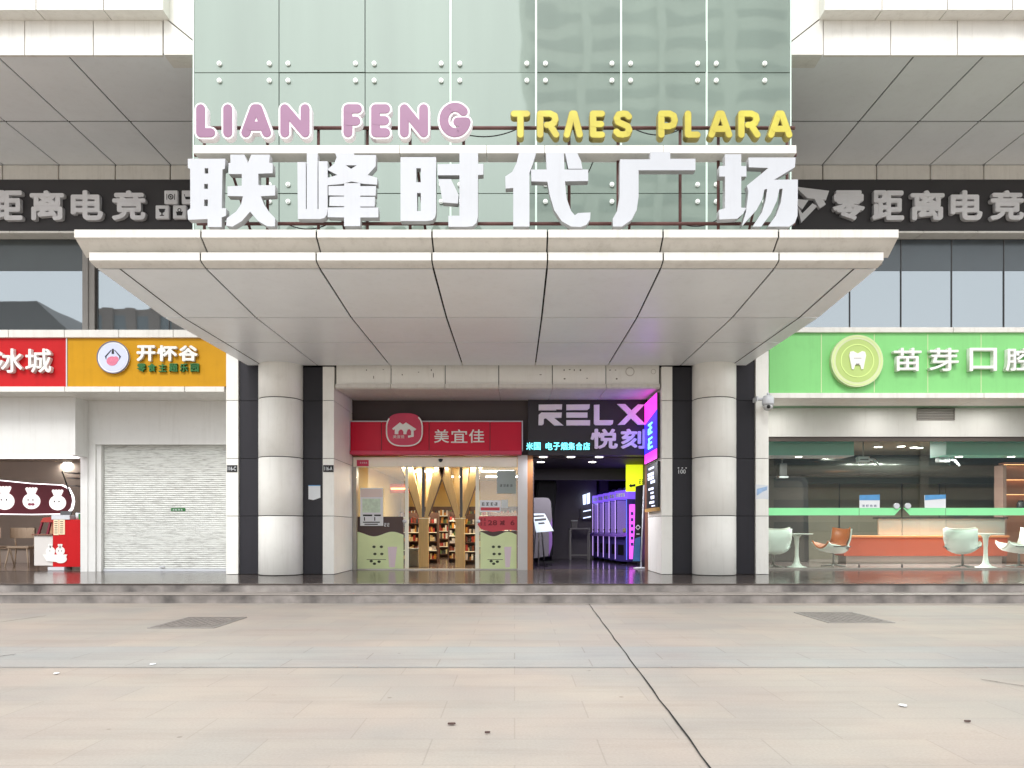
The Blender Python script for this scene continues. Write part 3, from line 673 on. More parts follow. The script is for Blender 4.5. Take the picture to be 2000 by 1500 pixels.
# ---------------------------------------------------------------- the big sign on the canopy
d = 11.2
big = thing('rooftop_sign', 'big sign on the entrance canopy with pink, yellow and white letters on a steel rack', 'sign', (X(962, d), d, zt))
def bigpoly(pts, sc, ox): return [(X(x/sc+ox, d), Z(y/sc, d)) for x, y in pts]
z2 = lambda *p: bigpoly(p, 3.125, 340)
z3 = lambda *p: bigpoly(p, 2.7027, 860)
def arc(cx, cy, rx, ry, a0, a1, n=7): return [(cx+rx*math.cos(R(a0+(a1-a0)*k/n)), cy+ry*math.sin(R(a0+(a1-a0)*k/n))) for k in range(n+1)]
def rc(x0, y0, x1, y1): return ((x0, y0), (x1, y0), (x1, y1), (x0, y1))
GLYPHS = [
  [[z2((98, 985), (325, 985), (322, 1045), (308, 1050), (303, 1285), (330, 1285), (330, 1330), (303, 1340), (303, 1398), (218, 1398), (218, 1350), (100, 1355), (95, 1300), (113, 1285), (112, 1045), (98, 1040)),
    z2(*rc(200, 1042, 222, 1075)), z2(*rc(197, 1137, 220, 1168)), z2(*rc(197, 1232, 220, 1272))],
   [z2((355, 960), (440, 960), (462, 1010), (482, 960), (595, 960), (590, 1008), (612, 1012), (612, 1072), (525, 1075), (525, 1145), (627, 1145), (627, 1207), (540, 1212), (560, 1262), (588, 1305), (627, 1345), (625, 1394), (580, 1394), (524, 1362), (475, 1305), (425, 1362), (368, 1396), (330, 1390), (334, 1345), (390, 1305), (420, 1262), (432, 1212), (338, 1210), (338, 1152), (425, 1148), (425, 1077), (345, 1077), (345, 1010), (357, 1008))]],
  [[z2((762, 1005), (813, 1005), (813, 1290), (819, 1290), (819, 950), (884, 950), (884, 1290), (890, 1290), (890, 1000), (945, 1000), (945, 1290), (940, 1325), (925, 1344), (900, 1350), (765, 1350))],
   [z2((990, 950), (1105, 950), (1105, 962), (1238, 962), (1236, 1030), (1188, 1083), (1245, 1100), (1245, 1142), (1160, 1136), (1090, 1122), (1030, 1138), (945, 1145), (945, 1100), (1005, 1083), (950, 1055), (945, 1048), (985, 1015), (1000, 975)),
    z2((1055, 1024), (1122, 1024), (1088, 1046))],
   [z2((1045, 1132), (1143, 1132), (1143, 1150), (1238, 1150), (1236, 1208), (1143, 1208), (1143, 1215), (1232, 1215), (1230, 1274), (1143, 1274), (1143, 1280), (1252, 1280), (1252, 1340), (1143, 1340), (1143, 1392), (1045, 1392), (1045, 1340), (945, 1338), (945, 1280), (1045, 1278), (1045, 1272), (955, 1270), (957, 1215), (1045, 1213), (1045, 1208), (950, 1206), (950, 1150), (1045, 1148))]],
  [[z2((1387, 975), (1602, 975), (1602, 1310), (1596, 1340), (1580, 1357), (1550, 1362), (1387, 1362)), z2(*rc(1483, 1042, 1510, 1127)), z2(*rc(1487, 1192, 1510, 1302))],
   [z3((103, 820), (200, 820), (200, 878), (228, 878), (228, 935), (200, 937), (200, 1155), (192, 1188), (172, 1205), (140, 1208), (45, 1208), (45, 1150), (103, 1150), (103, 938), (-11, 938), (-11, 880), (103, 878))],
   [z3((-8, 958), (58, 958), (84, 1010), (98, 1040), (95, 1086), (15, 1080), (5, 1020))]],
  [[z3((415, 820), (505, 820), (490, 872), (470, 925), (470, 1207), (385, 1207), (385, 1005), (345, 1008), (343, 945), (380, 920), (402, 875))],
   [z3((557, 820), (650, 820), (654, 908), (778, 908), (778, 968), (656, 970), (665, 1060), (688, 1125), (708, 1148), (724, 1136), (790, 1133), (788, 1170), (768, 1198), (738, 1209), (690, 1207), (640, 1180), (600, 1120), (576, 1040), (564, 972), (480, 970), (478, 908), (560, 908))],
   [z3((657, 820), (720, 820), (740, 862), (748, 904), (674, 904))]],
  [[z3((945, 855), (1103, 855), (1103, 815), (1208, 815), (1208, 852), (1340, 852), (1340, 912), (1042, 912), (1042, 1050), (1032, 1120), (1005, 1172), (955, 1207), (908, 1207), (907, 1165), (930, 1125), (943, 1050))]],
  [[z3((1495, 828), (1580, 828), (1580, 890), (1607, 890), (1607, 945), (1580, 945), (1580, 1108), (1606, 1110), (1590, 1140), (1558, 1166), (1465, 1170), (1463, 1120), (1495, 1112), (1495, 945), (1465, 945), (1465, 890), (1495, 890))],
   [z3((1618, 845), (1865, 845), (1862, 895), (1752, 962), (1877, 960), (1875, 1150), (1862, 1186), (1832, 1207), (1720, 1207), (1762, 1150), (1788, 1080), (1797, 1008), (1780, 1010), (1768, 1070), (1735, 1140), (1685, 1207), (1640, 1207), (1690, 1130), (1708, 1070), (1716, 1010), (1702, 1012), (1690, 1065), (1660, 1120), (1606, 1180), (1583, 1205), (1605, 1130), (1614, 1060), (1618, 1020), (1610, 992), (1668, 945), (1722, 900), (1620, 896))]],
]
LETTER_W = mat('painted letter face', (190, 193, 199), .38, .02, .8, dirt=.05)
HOUSING = mat('silver letter housing', (170, 170, 172), .4, .05)
for gl in GLYPHS:
    b = B()
    for k, polys in enumerate(gl): b.curve(polys, .13, (0, d+.05+.0015*k, 0))
    bb = b.bm; bb.normal_update()
    o = obj('letter', b, (LETTER_W, HOUSING), big)
    for p in o.data.polygons:
        if abs(p.normal.y) < .5: p.material_index = 1
# rack of primer coloured steel behind the letters
def steel(p, q, r=.028): return B().tube(p, q, r, 8)
for py, px0, px1 in ((250, 385, 1552), (437, 385, 1552), (303, 380, 1555)): obj('rail', steel((X(px0, 11.42), 11.42, Z(py, 11.42)), (X(px1, 11.42), 11.42, Z(py, 11.42))), STEEL, big)
for px in (396, 520, 620, 716, 800, 905, 1012, 1112, 1208, 1330, 1405, 1540):
    x = X(px, 11.4); obj('rack_post', steel((x, 11.46, zt-.02), (x, 11.46, Z(248, 11.46)), .024), STEEL, big)
for px in (440, 640, 812, 1245, 1500):
    x = X(px, 11.4); obj('rack_brace', steel((x, 11.5, Z(310, 11.5)), (x+.05, 13.2, zt-.02), .022), STEEL, big)
def cable(px0, py0, px1, py1, sag):
    b = B(); n = 10; dd = 11.52; pr = None
    for k in range(n+1):
        t = k/n; q = Vector((X(px0+(px1-px0)*t, dd), dd, Z(py0+(py1-py0)*t, dd)-sag*4*t*(1-t)))
        if pr: b.tube(pr, q, .009, 6)
        pr = q
    obj('cable', b, BLACK, big)
for q in ((880, 252, 1010, 252, .12), (1236, 250, 1330, 252, .10), (1150, 310, 1168, 300, .06), (1162, 305, 1140, 350, .04), (560, 437, 640, 438, .08), (1330, 436, 1400, 430, .07)): cable(*q)
b = hpan(B(), [X(p, d) for p in (377, 780, 950, 1064, 1296, 1557)], d+.02, Z(298, d), Z(282, d), .28, .006, .006); obj('beam', b, ALU_W, big)
def stroke_letter(paths, x0, x1, y0, y1, rr, rf, mr, mf, deep):
    """rim letter with a raised face; paths in unit box, x0.. photo px"""
    px = d/F; ins = rr
    def T(p): u, v = p; return (X(x0+ins+(x1-x0-2*ins)*u, d), Z(y1-ins-(y1-y0-2*ins)*v, d))
    a, c = B(), B()
    for k, p in enumerate(paths):
        q = [T(t) for t in p]
        a.stroke(q, rr*px, d-.02-.004*k, d+.10, .0009); c.stroke(q, rf*px, d-.030-.003*k, d-.021, .0009)
    o = obj('letter', a, mr, big); obj('face', c, mf, o)
AB = {
 'L': [[(.0, 1), (0, 0), (1, 0)]], 'I': [[(.5, 1), (.5, 0)]], 'A': [[(0, 0), (.42, 1), (.58, 1), (1, 0)], [(.22, .27), (.78, .27)]],
 'N': [[(0, 0), (0, 1), (1, 0), (1, 1)]], 'F': [[(0, 0), (0, 1), (1, 1)], [(0, .48), (.85, .48)]], 'E': [[(1, 1), (0, 1), (0, 0), (1, 0)], [(0, .5), (.9, .5)]],
 'G': [[(.5+.5*math.cos(R(t)), .5+.5*math.sin(R(t))) for t in range(42, 345, 14)]+[(1, .42), (.62, .42)]],
 'T': [[(0, 1), (1, 1)], [(.5, 1), (.5, 0)]], 'V': [[(0, 0), (.42, 1), (.58, 1), (1, 0)]],
 'R': [[(0, 0), (0, 1), (.62, 1), (.9, .9), (.95, .72), (.85, .55), (.6, .46), (.42, .46)], [(.6, .46), (1, 0)]],
 'P': [[(0, 0), (0, 1), (.62, 1), (.92, .9), (1, .68), (.9, .48), (.62, .4), (0, .4)]],
 'S': [[(.95, .86), (.78, .98), (.5, 1), (.2, .96), (.05, .78), (.15, .6), (.5, .5), (.85, .4), (.97, .22), (.82, .04), (.5, 0), (.2, .02), (.02, .14)]],
 'B': [[(0, 0), (0, 1), (.75, 1), (.85, .78), (.75, .55), (0, .55)], [(.7, .5), (.85, .2), (.8, 0), (0, 0)], [(.35, .3), (.7, .3)]],
}
for ch, x0, x1 in (('L', 381, 425), ('I', 436, 456), ('A', 469, 534), ('N', 545, 609), ('F', 668, 711), ('E', 722, 766), ('N', 778, 840), ('G', 855, 923)):
    stroke_letter(AB[ch], x0, x1, 202 if ch != 'G' else 199, 273, 12.2, 8.6, RIM, PINK, .1)
for ch, x0, x1 in (('T', 997, 1036), ('R', 1048, 1093), ('V', 1100, 1139), ('E', 1151, 1182), ('S', 1196, 1236), ('P', 1284, 1324), ('L', 1336, 1368), ('A', 1382, 1430), ('R', 1440, 1485), ('A', 1498, 1547)):
    stroke_letter(AB[ch], x0, x1, 217, 272, 7.0, 5.8, YELLOW_S, YELLOW, .1)

# ---------------------------------------------------------------- grey lettering on the black upper bands
def band_sign(label, x0, x1, chars, extra=None):
    t = thing('shop_sign', label, 'sign', ((x0+x1)/2, 18.2, Z(452, FS)), 'black sign bands over the upper windows')
    obj('sign_board', B().box(x0, x1, 18.18, 18.32, zs+.052, zt0-.003), BOARD, t)
    for ch, a, c in chars:
        obj('letter', B().text(ch, X(a, 18.1), X(c, 18.1), Z(431, 18.1), Z(373, 18.1), .11, (0, 18.17, 0), bold=.03), LETTER_G, t)
    return t
left_band = band_sign('black sign band at left with grey characters and four icon tiles', -17, X(460, FS), [('零', -104, -42), ('距', -18, 46), ('离', 60, 127), ('电', 140, 203), ('竞', 220, 286)])
right_band = band_sign('black sign band at right with grey emblem and five grey characters', X(1460, FS), 17, [('零', 1625, 1688), ('距', 1702, 1764), ('离', 1777, 1843), ('电', 1855, 1917), ('竞', 1932, 1998)])
for cx, cy, ic in ((335, 386, 'plate'), (369, 386, 'bath'), (318, 415, 'glass'), (352, 415, 'basin'), (386, 415, 'cup')):
    d2 = 18.1; x, z, h = X(cx, d2), Z(cy, d2), 13.5*d2/F; b = B(); b.box(x-h, x+h, 18.06, 18.17, z-h, z+h, .03); o = obj('icon_tile', b, LETTER_G, left_band)
    b = B(); y0, y1 = 18.05, 18.0595
    if ic == 'glass': b.prism([(x-.08, z+.07), (x+.08, z+.07), (x+.06, z), (x+.012, z-.03), (x+.012, z-.08), (x+.05, z-.085), (x+.05, z-.1), (x-.05, z-.1), (x-.05, z-.085), (x-.012, z-.08), (x-.012, z-.03), (x-.06, z)], y0, y1)
    elif ic == 'plate': b.ring(x, z, .045, .065, y0, y1, 20); b.disc(x, z, .02, y0, y1); b.box(x-.10, x-.09, y0, y1, z-.07, z+.07); b.box(x+.09, x+.10, y0, y1, z-.07, z+.07)
    elif ic == 'bath': b.prism([(x-.1, z+.06), (x-.085, z+.06), (x-.075, z), (x+.1, z), (x+.085, z-.06), (x-.06, z-.06)], y0, y1)
    else: b.prism([(x-.08, z), (x+.08, z), (x+.06, z-.09), (x-.06, z-.09)], y0, y1); b.ring(x, z+.04, .03, .045, y0, y1, 16)
    obj('icon', b, INK, o)
b = B(); d2 = 18.1                                               # folded bird shaped emblem
for pts in (((1552, 366), (1618, 374), (1612, 392), (1575, 388)), ((1554, 390), (1578, 392), (1566, 410), (1558, 404)), ((1556, 404), (1564, 436), (1595, 404), (1586, 398), (1566, 418)), ((1588, 386), (1600, 408), (1612, 400), (1604, 388))):
    b.prism([(X(p, d2), Z(q, d2)) for p, q in pts], 18.06+.002*len(b.bm.verts)/8, 18.17)
obj('emblem', b, LETTER_G, right_band)

# ---------------------------------------------------------------- coloured shop signs at street level
yf = 17.62                                                       # face plane
def sign(label, px0, px1, py0, py1, m, x0=None, x1=None):
    x0 = X(px0, yf) if x0 is None else x0; x1 = X(px1, yf) if x1 is None else x1
    t = thing('shop_sign', label, 'sign', ((x0+x1)/2, yf, Z(py1, yf)), 'coloured signs over the shops')
    obj('sign_panel', B().box(x0, x1, yf, yf+.5, Z(py1, yf), Z(py0, yf), .004), m, t); return t
def letters(t, chars, py0, py1, m, depth=.06, bold=.02, y=None):
    y = yf if y is None else y
    for ch, a, c in chars: obj('letter', B().text(ch, X(a, y), X(c, y), Z(py1, y), Z(py0, y), depth, (0, y-.012, 0), bold=bold), m, t)
red = sign('red shop sign with rounded white characters, beside the yellow sign', 0, 130, 658, 755, RED_S, x0=-16.5)
letters(red, [('冰', -2, 50), ('城', 55, 106)], 683, 730, WHITE_L, .10, .012)
obj('divider', B().box(X(129.5, yf)+.002, X(132, yf)-.002, yf-.02, yf+.48, Z(755, yf), Z(660.5, yf)), WHITE_M, red)
yel = sign('yellow shop sign with round white emblem over the closed shutter', 132, 441.5, 660.5, 755, ORANGE_S)
letters(yel, [('开', 270, 307), ('怀', 310, 349), ('谷', 352, 389)], 676, 707, WHITE_L, .07, .035)
letters(yel, [('零', 270, 287), ('食', 291, 307), ('主', 312, 327), ('题', 332, 349), ('乐', 353, 369), ('园', 374, 390)], 711, 727, GREEN_D, .05, .02)
x, z = X(223.5, yf), Z(699, yf); k = yf/F
em = obj('emblem', B().disc(x, z, 31*k, yf-.06, yf-.004), WHITE_L, yel)
obj('emblem_disc', B().disc(x, z, 27.5*k, yf-.066, yf-.0605), LILAC, em); obj('emblem_ring', B().ring(x, z, 30*k, 31.4*k, yf-.075, yf-.05), BLUEGREY, em)
b = B(); b.disc(x-.02, z-.09, .13, yf-.071, yf-.0665, .11); b.disc(x+.07, z-.05, .07, yf-.073, yf-.0665); obj('emblem_print', b, ROSE, em)
b = B(); b.prism([(x-.02, z+.20), (x+.02, z+.20), (x+.03, z+.08), (x-.03, z+.08)], yf-.071, yf-.0665)
for s in (-1, 1): b.prism([(x+s*.03, z+.17), (x+s*.05, z+.17), (x+s*.19, z+.02), (x+s*.16, z-.06), (x+s*.15, z+.02)], yf-.0725, yf-.0665)
obj('emblem_strokes', b, INK, em)
grn = sign('long pale green clinic sign with round tooth medallion', 1503, 2000, 650.5, 768, GREEN_S, x0=X(1502.5, yf), x1=16.5)
for px in (1604, 1707.5, 1812, 1916): obj('seam', B().box(X(px, yf)-.008, X(px, yf)+.008, yf-.004, yf-.0005, Z(766.5, yf), Z(652, yf)), LIME_L, grn)
x, z = X(1669.5, yf), Z(707, yf)
em = obj('medallion', B().disc(x, z, 50.5*k, yf-.12, yf-.005), LIME_L, grn)
b = B(); b.ring(x, z, 42*k, 50.4*k, yf-.128, yf-.121); obj('rim', b, LIME_L, em)
obj('medallion_face', B().disc(x, z, 41.8*k, yf-.126, yf-.1205), LIME, em)
LL = mat('bright lime line', (216, 240, 150), .4, 0); obj('ring_line', B().ring(x, z, 30.5*k, 32.5*k, yf-.134, yf-.127), LL, em); obj('ring_line', B().ring(x, z, 46.5*k, 47.6*k, yf-.134, yf-.1285), LL, em)
tooth = [(-.165, .20), (-.10, .215), (0, .16), (.10, .215), (.165, .20), (.19, .12), (.16, -.03), (.13, -.19), (.085, -.2), (.06, -.10), (0, -.075), (-.06, -.10), (-.085, -.2), (-.13, -.19), (-.16, -.03), (-.19, .12)]
obj('tooth_emblem', B().prism([(x+u*1.05, z+v*1.05) for u, v in tooth], yf-.15, yf-.127), WHITE_L, em)
b = B(); b.box(x-.04, x+.04, yf-.153, yf-.1505, z-.10, z-.07); b.box(x-.09, x+.09, yf-.153, yf-.1505, z+.05, z+.062); obj('tooth_print', b, GREY_M, em)
letters(grn, [('苗', 1740, 1794), ('芽', 1809, 1866), ('口', 1887, 1940), ('腔', 1957, 2012)], 682, 727, WHITE_L, .12, .012)

# crimson sign over the convenience store
yc = 19.25; q = SF
store_sign = thing('shop_sign', 'crimson light box sign over the convenience store doors', 'sign', (X(851, yc), yc, Z(888, yc)), 'coloured signs over the shops')
cz0, cz1 = Z(888, yc), Z(824, yc); ce = [X(p, yc) for p in (684, 745, 838, 957, 1019)]
obj('sign_panel', hpan(B(), ce, yc, cz0, cz1, SF-yc+.015, .012, .012), CRIMSON, store_sign)
b = B(); b.box(ce[0]+.02, ce[-1]-.02, yc+.01, SF+.018, cz0+.01, cz1-.01); obj('sign_core', b, BLACK, store_sign)
obj('lip', B().box(ce[0], ce[-1], yc-.05, yc-.001, cz0, cz0+.10, .01), CRIMSON_P, store_sign)
f = B(); f.box(ce[0]-.03, ce[0]-.002, yc-.02, yc+.3, cz0+.10, cz1+.03, .008); f.box(ce[-1]+.002, ce[-1]+.03, yc-.02, yc+.3, cz0+.10, cz1+.03, .008); f.box(ce[0], ce[-1], yc-.015, yc+.1, cz1+.002, cz1+.03, .008); obj('sign_frame', f, WHITE_M, store_sign)
kk = yc/F; x, z = X(791, yc), Z(840.5, yc)
sq = []
for t in range(48):
    a = 2*math.pi*t/48; ca, sa = math.cos(a), math.sin(a); sq.append((x+math.copysign(abs(ca)**.72, ca)*36*kk, z+math.copysign(abs(sa)**.72, sa)*32.5*kk))
em = obj('emblem', B().prism(sq, yc-.10, yc-.002), CRIMSON_P, store_sign)
b = B(); cq = [(x+(a-x)*.93, z+(c_-z)*.93) for a, c_ in sq]
for i in range(48):
    if not (6 <= i <= 18): b.prism([sq[i], sq[(i+1) % 48], cq[(i+1) % 48], cq[i]], yc-.108, yc-.1005)
obj('emblem_rim', b, WHITE_L, em)
def ez(px, py): return (X(px, yc-.11), Z(py, yc-.11))
house = [(766, 837), (781, 825), (787, 829), (793, 825), (813, 838), (810, 841), (808, 840), (808, 853), (797, 855), (797, 851), (803, 850), (803, 842), (800, 838), (796, 839), (794, 845), (794, 848), (788, 848), (788, 843), (785, 839), (781, 839), (778, 843), (778, 848), (771, 848), (771, 838), (768, 840)]
obj('house_mark', B().prism([ez(*p) for p in house], yc-.118, yc-.1005), WHITE_L, em)
obj('letter', B().text('美宜佳', X(769, yc), X(791, yc), Z(857, yc), Z(851, yc), .006, (0, yc-.1005, 0)), WHITE_L, em)
for ch, a, c in (('美', 848, 877), ('宜', 881, 913), ('佳', 916, 946)): obj('letter', B().text(ch, X(a, yc), X(c, yc), Z(865, yc), Z(839, yc), .02, (0, yc-.001, 0), bold=.008), WHITE_L, store_sign)

# black sign of the arcade shop
ya = 19.45
arc_sign = thing('shop_sign', 'black sign with pale capitals over the dark arcade entrance', 'sign', (X(1147, ya), ya, Z(889, ya)), 'coloured signs over the shops')
obj('sign_panel', B().box(X(1031.5, ya), X(1268, ya), ya, SF+.3, Z(889, ya), 5.0), mat('black sign panel', (44, 40, 46), .45, .06), arc_sign)
def ap(pts): return [(X(1000+x/3.947, ya), Z(760+y/3.947, ya)) for x, y in pts]
for polys in ([[(205, 122), (385, 120), (383, 160), (340, 158), (340, 166), (205, 166)], [(205, 200), (225, 183), (383, 183), (380, 222), (322, 224), (395, 282), (325, 282), (262, 226), (245, 230), (243, 270), (232, 280), (203, 280)]],
              [[(418, 122), (598, 120), (596, 150), (580, 163), (418, 165)], [(418, 183), (580, 183), (580, 222), (418, 222)], [(418, 242), (600, 242), (600, 282), (418, 282)]],
              [[(630, 124), (672, 122), (672, 242), (778, 242), (775, 270), (760, 280), (640, 280), (630, 268)]],
              [[(808, 118), (870, 118), (918, 166), (968, 120), (1020, 122), (948, 196), (1028, 276), (968, 278), (915, 228), (868, 276), (812, 278), (890, 198)]]):
    b = B()
    for p in polys: b.prism(ap(p), ya-.07, ya-.003)
    obj('letter', b, RELXM, arc_sign)
for ch, a, c in (('悦', 1153, 1206), ('刻', 1212, 1261)): obj('letter', B().text(ch, X(a, ya), X(c, ya), Z(877, ya), Z(838, ya), .06, (0, ya-.003, 0), bold=.03), RELXM, arc_sign)
obj('trademark', B().box(X(1264, ya), X(1267, ya)+.02, ya-.02, ya-.002, Z(876, ya), Z(869, ya)), RELXM, arc_sign)
led = obj('led_strip', B().box(X(1027, ya), X(1159, ya), ya-.03, ya-.003, Z(881, ya), Z(862, ya)), BLACK, arc_sign)
x0 = 1029
for i, ch in enumerate('米国 电子烟集合店'):
    if ch != ' ': obj('led_letter', B().text(ch, X(1028+i*14.6-(6 if i > 2 else 0), ya), X(1028+i*14.6+13-(6 if i > 2 else 0), ya), Z(879, ya), Z(864.5, ya), .006, (0, ya-.0305, 0), bold=.012), CYAN, led)

# ---------------------------------------------------------------- small fittings on the pilasters
def plate(px, label, txt):
    d2 = C-.02; t = thing('number_plate', label, 'number plate', (X(px, d2), d2, Z(922, d2)), 'number plates on the pilasters')
    obj('plate', B().box(X(px-10, d2), X(px+10, d2), d2-.014, d2-.001, Z(922, d2), Z(908.5, d2)), INK, t)
    obj('lettering', B().text(txt, X(px-8, d2), X(px+8, d2), Z(919, d2), Z(911.5, d2), .003, (0, d2-.0145, 0), bold=.01), PAPER, t)
plate(453.5, 'black number plate on the pilaster beside the shutter', '116-C'); plate(641.5, 'black number plate on the pilaster left of the store', '116-A')
d2 = C+.04; n_ = thing('wall_number', 'white number in stuck letters on the dark panel right of the arcade', 'number', (X(1333, d2), d2, Z(925, d2)))
obj('number', B().text('100', X(1325, d2), X(1339, d2), Z(925, d2), Z(917, d2), .004, (0, d2-.001, 0)), PAPER, n_)
for px in (1325, 1332.5, 1340): obj('dot', B().disc(X(px, d2), Z(914, d2), .018, d2-.005, d2-.001, .012), PAPER, n_)
nt_ = thing('paper_notice', 'white paper notice with curled corner on the dark wall panel', 'notice', (X(613, d2), d2, Z(976, d2)))
b = B(); x0, x1 = X(602.5, d2), X(626, d2)
obj('sheet', b.prism([(x0, Z(975, d2)), (x0+.12, Z(976.5, d2)), (x1, Z(972, d2)), (x1-.005, Z(949, d2)), (x0, Z(949, d2))], d2-.006, d2-.001), PAPER, nt_)
obj('header_band', B().box(x0, x1, d2-.012, d2-.0065, Z(949, d2), Z(947.5, d2)), BLUEP, nt_)
b = B(); d2 = C-.02; b.prism([(X(1475.8, d2), Z(975, d2)), (X(1490, d2), Z(974, d2)), (X(1500.6, d2), Z(975.5, d2)), (X(1500.6, d2), Z(948, d2)), (X(1475.8, d2), Z(946, d2))], d2-.006, d2-.001)
stk = thing('wall_sticker', 'faded blue and white sticker on the right hand pilaster', 'sticker', (X(1488, d2), d2, Z(975, d2)))
obj('sheet', b, mat('faded sticker', (226, 230, 236), .6, .03), stk)
obj('print', B().prism([(X(1478, d2), Z(968, d2)), (X(1490, d2), Z(960, d2)), (X(1498, d2), Z(957, d2)), (X(1498, d2), Z(950, d2)), (X(1478, d2), Z(955, d2))], d2-.009, d2-.0065), mat('faded blue print', (160, 190, 226), .6, .2, 9), stk)
d2 = C-.25; cm_ = thing('security_camera', 'white dome security camera on a wall arm under the clinic sign', 'camera', (X(1500, d2), C, Z(804, d2)))
x, z = X(1500, d2), Z(783, d2)
obj('arm', B().box(x-.26, x-.02, d2-.03, d2+.03, z+.02, z+.07, .015).box(x-.29, x-.25, d2-.08, C-.021, z-.01, z+.10, .01), WHITE_M, cm_)
obj('housing', B().lathe(x, d2, [(.02, z+.14), (.10, z+.12), (.135, z+.06), (.14, z-.06), (.125, z-.10)], 28), WHITE_M, cm_)
dm = obj('dome', B().lathe(x, d2, [(.118, z-.101), (.115, z-.15), (.09, z-.20), (.05, z-.225), (.01, z-.235)], 28), mat('grey camera dome', (196, 198, 198), .15, 0), cm_)
obj('lens', B().ball((x-.02, d2-.10, z-.15), .045), BLACK, dm)
obj('mount', B().tube((x, d2, z+.14), (x, d2, z+.19), .03, 12), WHITE_M, cm_)

# neon light box and menu board on the side of the right inner pilaster
sx = X(1291.5, C)-.012
def side(y, v): return Vector((sx, y, v))
lb = thing('light_box', 'blue and magenta neon light box on the pilaster side above the menu', 'light box', (sx, 18.6, 3.1))
zt2 = 4.70
obj('sign_core', B().xprism([(17.75, 3.12), (19.42, 3.12), (19.42, zt2), (17.75, zt2)], sx-.06, sx), BLACK, lb)
obj('magenta_panel', B().xprism([(17.75, 3.12), (19.42, 3.12), (19.42, 3.36), (17.75, 3.36)], sx-.064, sx-.0605), NEON_M, lb)
obj('magenta_panel', B().xprism([(17.75, 4.30), (19.42, 4.15), (19.42, zt2), (17.75, zt2)], sx-.064, sx-.0605), NEON_M, lb)
obj('blue_panel', B().xprism([(17.75, 3.362), (19.42, 3.362), (19.42, 4.148), (17.75, 4.298)], sx-.064, sx-.0605), NEON_B, lb)
SIDE = (Vector((0, 1, 0)), Vector((0, 0, 1)), Vector((-1, 0, 0)))
MIRR = (Vector((0, -1, 0)), Vector((0, 0, 1)), Vector((-1, 0, 0)))
obj('lettering', B().text('~x/x', -18.95, -18.15, 3.42, 4.15, .01, (sx-.064, 0, 0), MIRR, bold=.02), CYAN, lb)
mn = thing('menu_board', 'black menu board with white blocks on the pilaster side', 'menu board', (sx, 18.4, 1.83))
obj('board', B().xprism([(17.72, 1.95), (19.2, 1.95), (19.2, 3.06), (17.72, 3.06)], sx-.05, sx), BLACK, mn)
obj('shelf', B().xprism([(17.70, 1.86), (19.25, 1.86), (19.25, 1.94), (17.70, 1.94)], sx-.09, sx), mat('gold wood', (190, 150, 88), .4, .06), mn)
b = B(); rr_ = random.Random(5)
for k, (z0, h) in enumerate(((2.92, .05), (2.76, .08), (2.66, .08), (2.56, .07), (2.40, .06), (2.30, .05), (2.17, .08), (2.06, .06), (1.98, .03))):
    y0 = 18.05+rr_.random()*.2; y1 = y0+.35+rr_.random()*.5; b.xprism([(y0, z0), (y1, z0), (y1, z0+h), (y0, z0+h)], sx-.054, sx-.0505)
obj('menu_print', b, emit('menu print light', (220, 228, 255), .8), mn)

# ---------------------------------------------------------------- convenience store front
st = thing('store_entrance', 'glass sliding doors of the convenience store in a cream and grey frame', 'shop entrance', (X(855, SF), SF, G))
ys_ = SF
obj('header', B().box(X(691, ys_), X(776, ys_)-.003, ys_-.06, ys_+.2, Z(912, ys_), Z(893.5, ys_), .004).box(X(776, ys_), X(1010, ys_), ys_-.06, ys_+.2, Z(912, ys_), Z(893.5, ys_), .004), CREAM, st)
obj('jamb', B().box(X(677, ys_), X(689, ys_), ys_-.02, ys_+.3, G, Z(892, ys_)), POST_W, st)
obj('jamb', B().box(X(689, ys_)+.002, X(697, ys_), ys_-.05, ys_+.2, G, Z(893, ys_)-.002), FRAME_G, st)
obj('jamb', B().box(X(1011, ys_), X(1030, ys_), ys_-.08, ys_+.3, G, Z(889.5, ys_)), POST_W, st)
obj('threshold', B().box(X(697, ys_), X(1011, ys_), ys_-.03, ys_+.12, G, G+.03, .004), FRAME_G, st)
for a, c, nm in ((697, 790, 'fixed_glass'), (937, 1010, 'fixed_glass')):
    obj(nm, B().box(X(a, ys_)+.004, X(c, ys_)-.004, ys_+.02, ys_+.032, G+.031, Z(912, ys_)-.002), CLEAR, st)
for a, c in ((790, 798), (928, 937)):
    dr = obj('door', B().box(X(a, ys_), X(c, ys_)-.01, ys_+.05, ys_+.10, G+.032, Z(958, ys_), .006).box(X(a, ys_)+.01, X(c, ys_)-.02, ys_+.052, ys_+.09, Z(958, ys_)+.001, Z(912, ys_)-.004), CREAM, st)
    obj('handle', B().ball((X((a+c)/2+(-4 if a < 850 else 2), ys_), ys_+.02, Z(1018, ys_)), .055), WHITE_M, dr)
for px in (825, 900): obj('mullion', B().box(X(px, ys_)-.035, X(px, ys_)+.035, ys_+.14, ys_+.19, Z(1010, ys_), Z(912, ys_)-.004), GREY_D, st)
b = B(); sx0 = X(861, ys_); b.lathe(sx0, ys_-.075, [(.02, Z(903, ys_)), (.05, Z(901, ys_)), (.06, Z(897, ys_))], 16); obj('door_sensor', b, BLACK, st)
b = B(); b.box(X(698, ys_), X(721, ys_), ys_-.072, ys_-.061, Z(911, ys_), Z(899, ys_)); tg = obj('small_label', b, CRIMSON_P, st)
obj('lettering', B().text('~xxxx', X(704, ys_), X(719, ys_), Z(906, ys_), Z(902, ys_), .003, (0, ys_-.0725, 0)), PAPER, tg)
obj('wood_strip', B().box(X(1030, ys_)+.002, X(1040.5, ys_), ys_-.06, ys_+.42, G, Z(889.5, ys_)), WOOD_O, st)
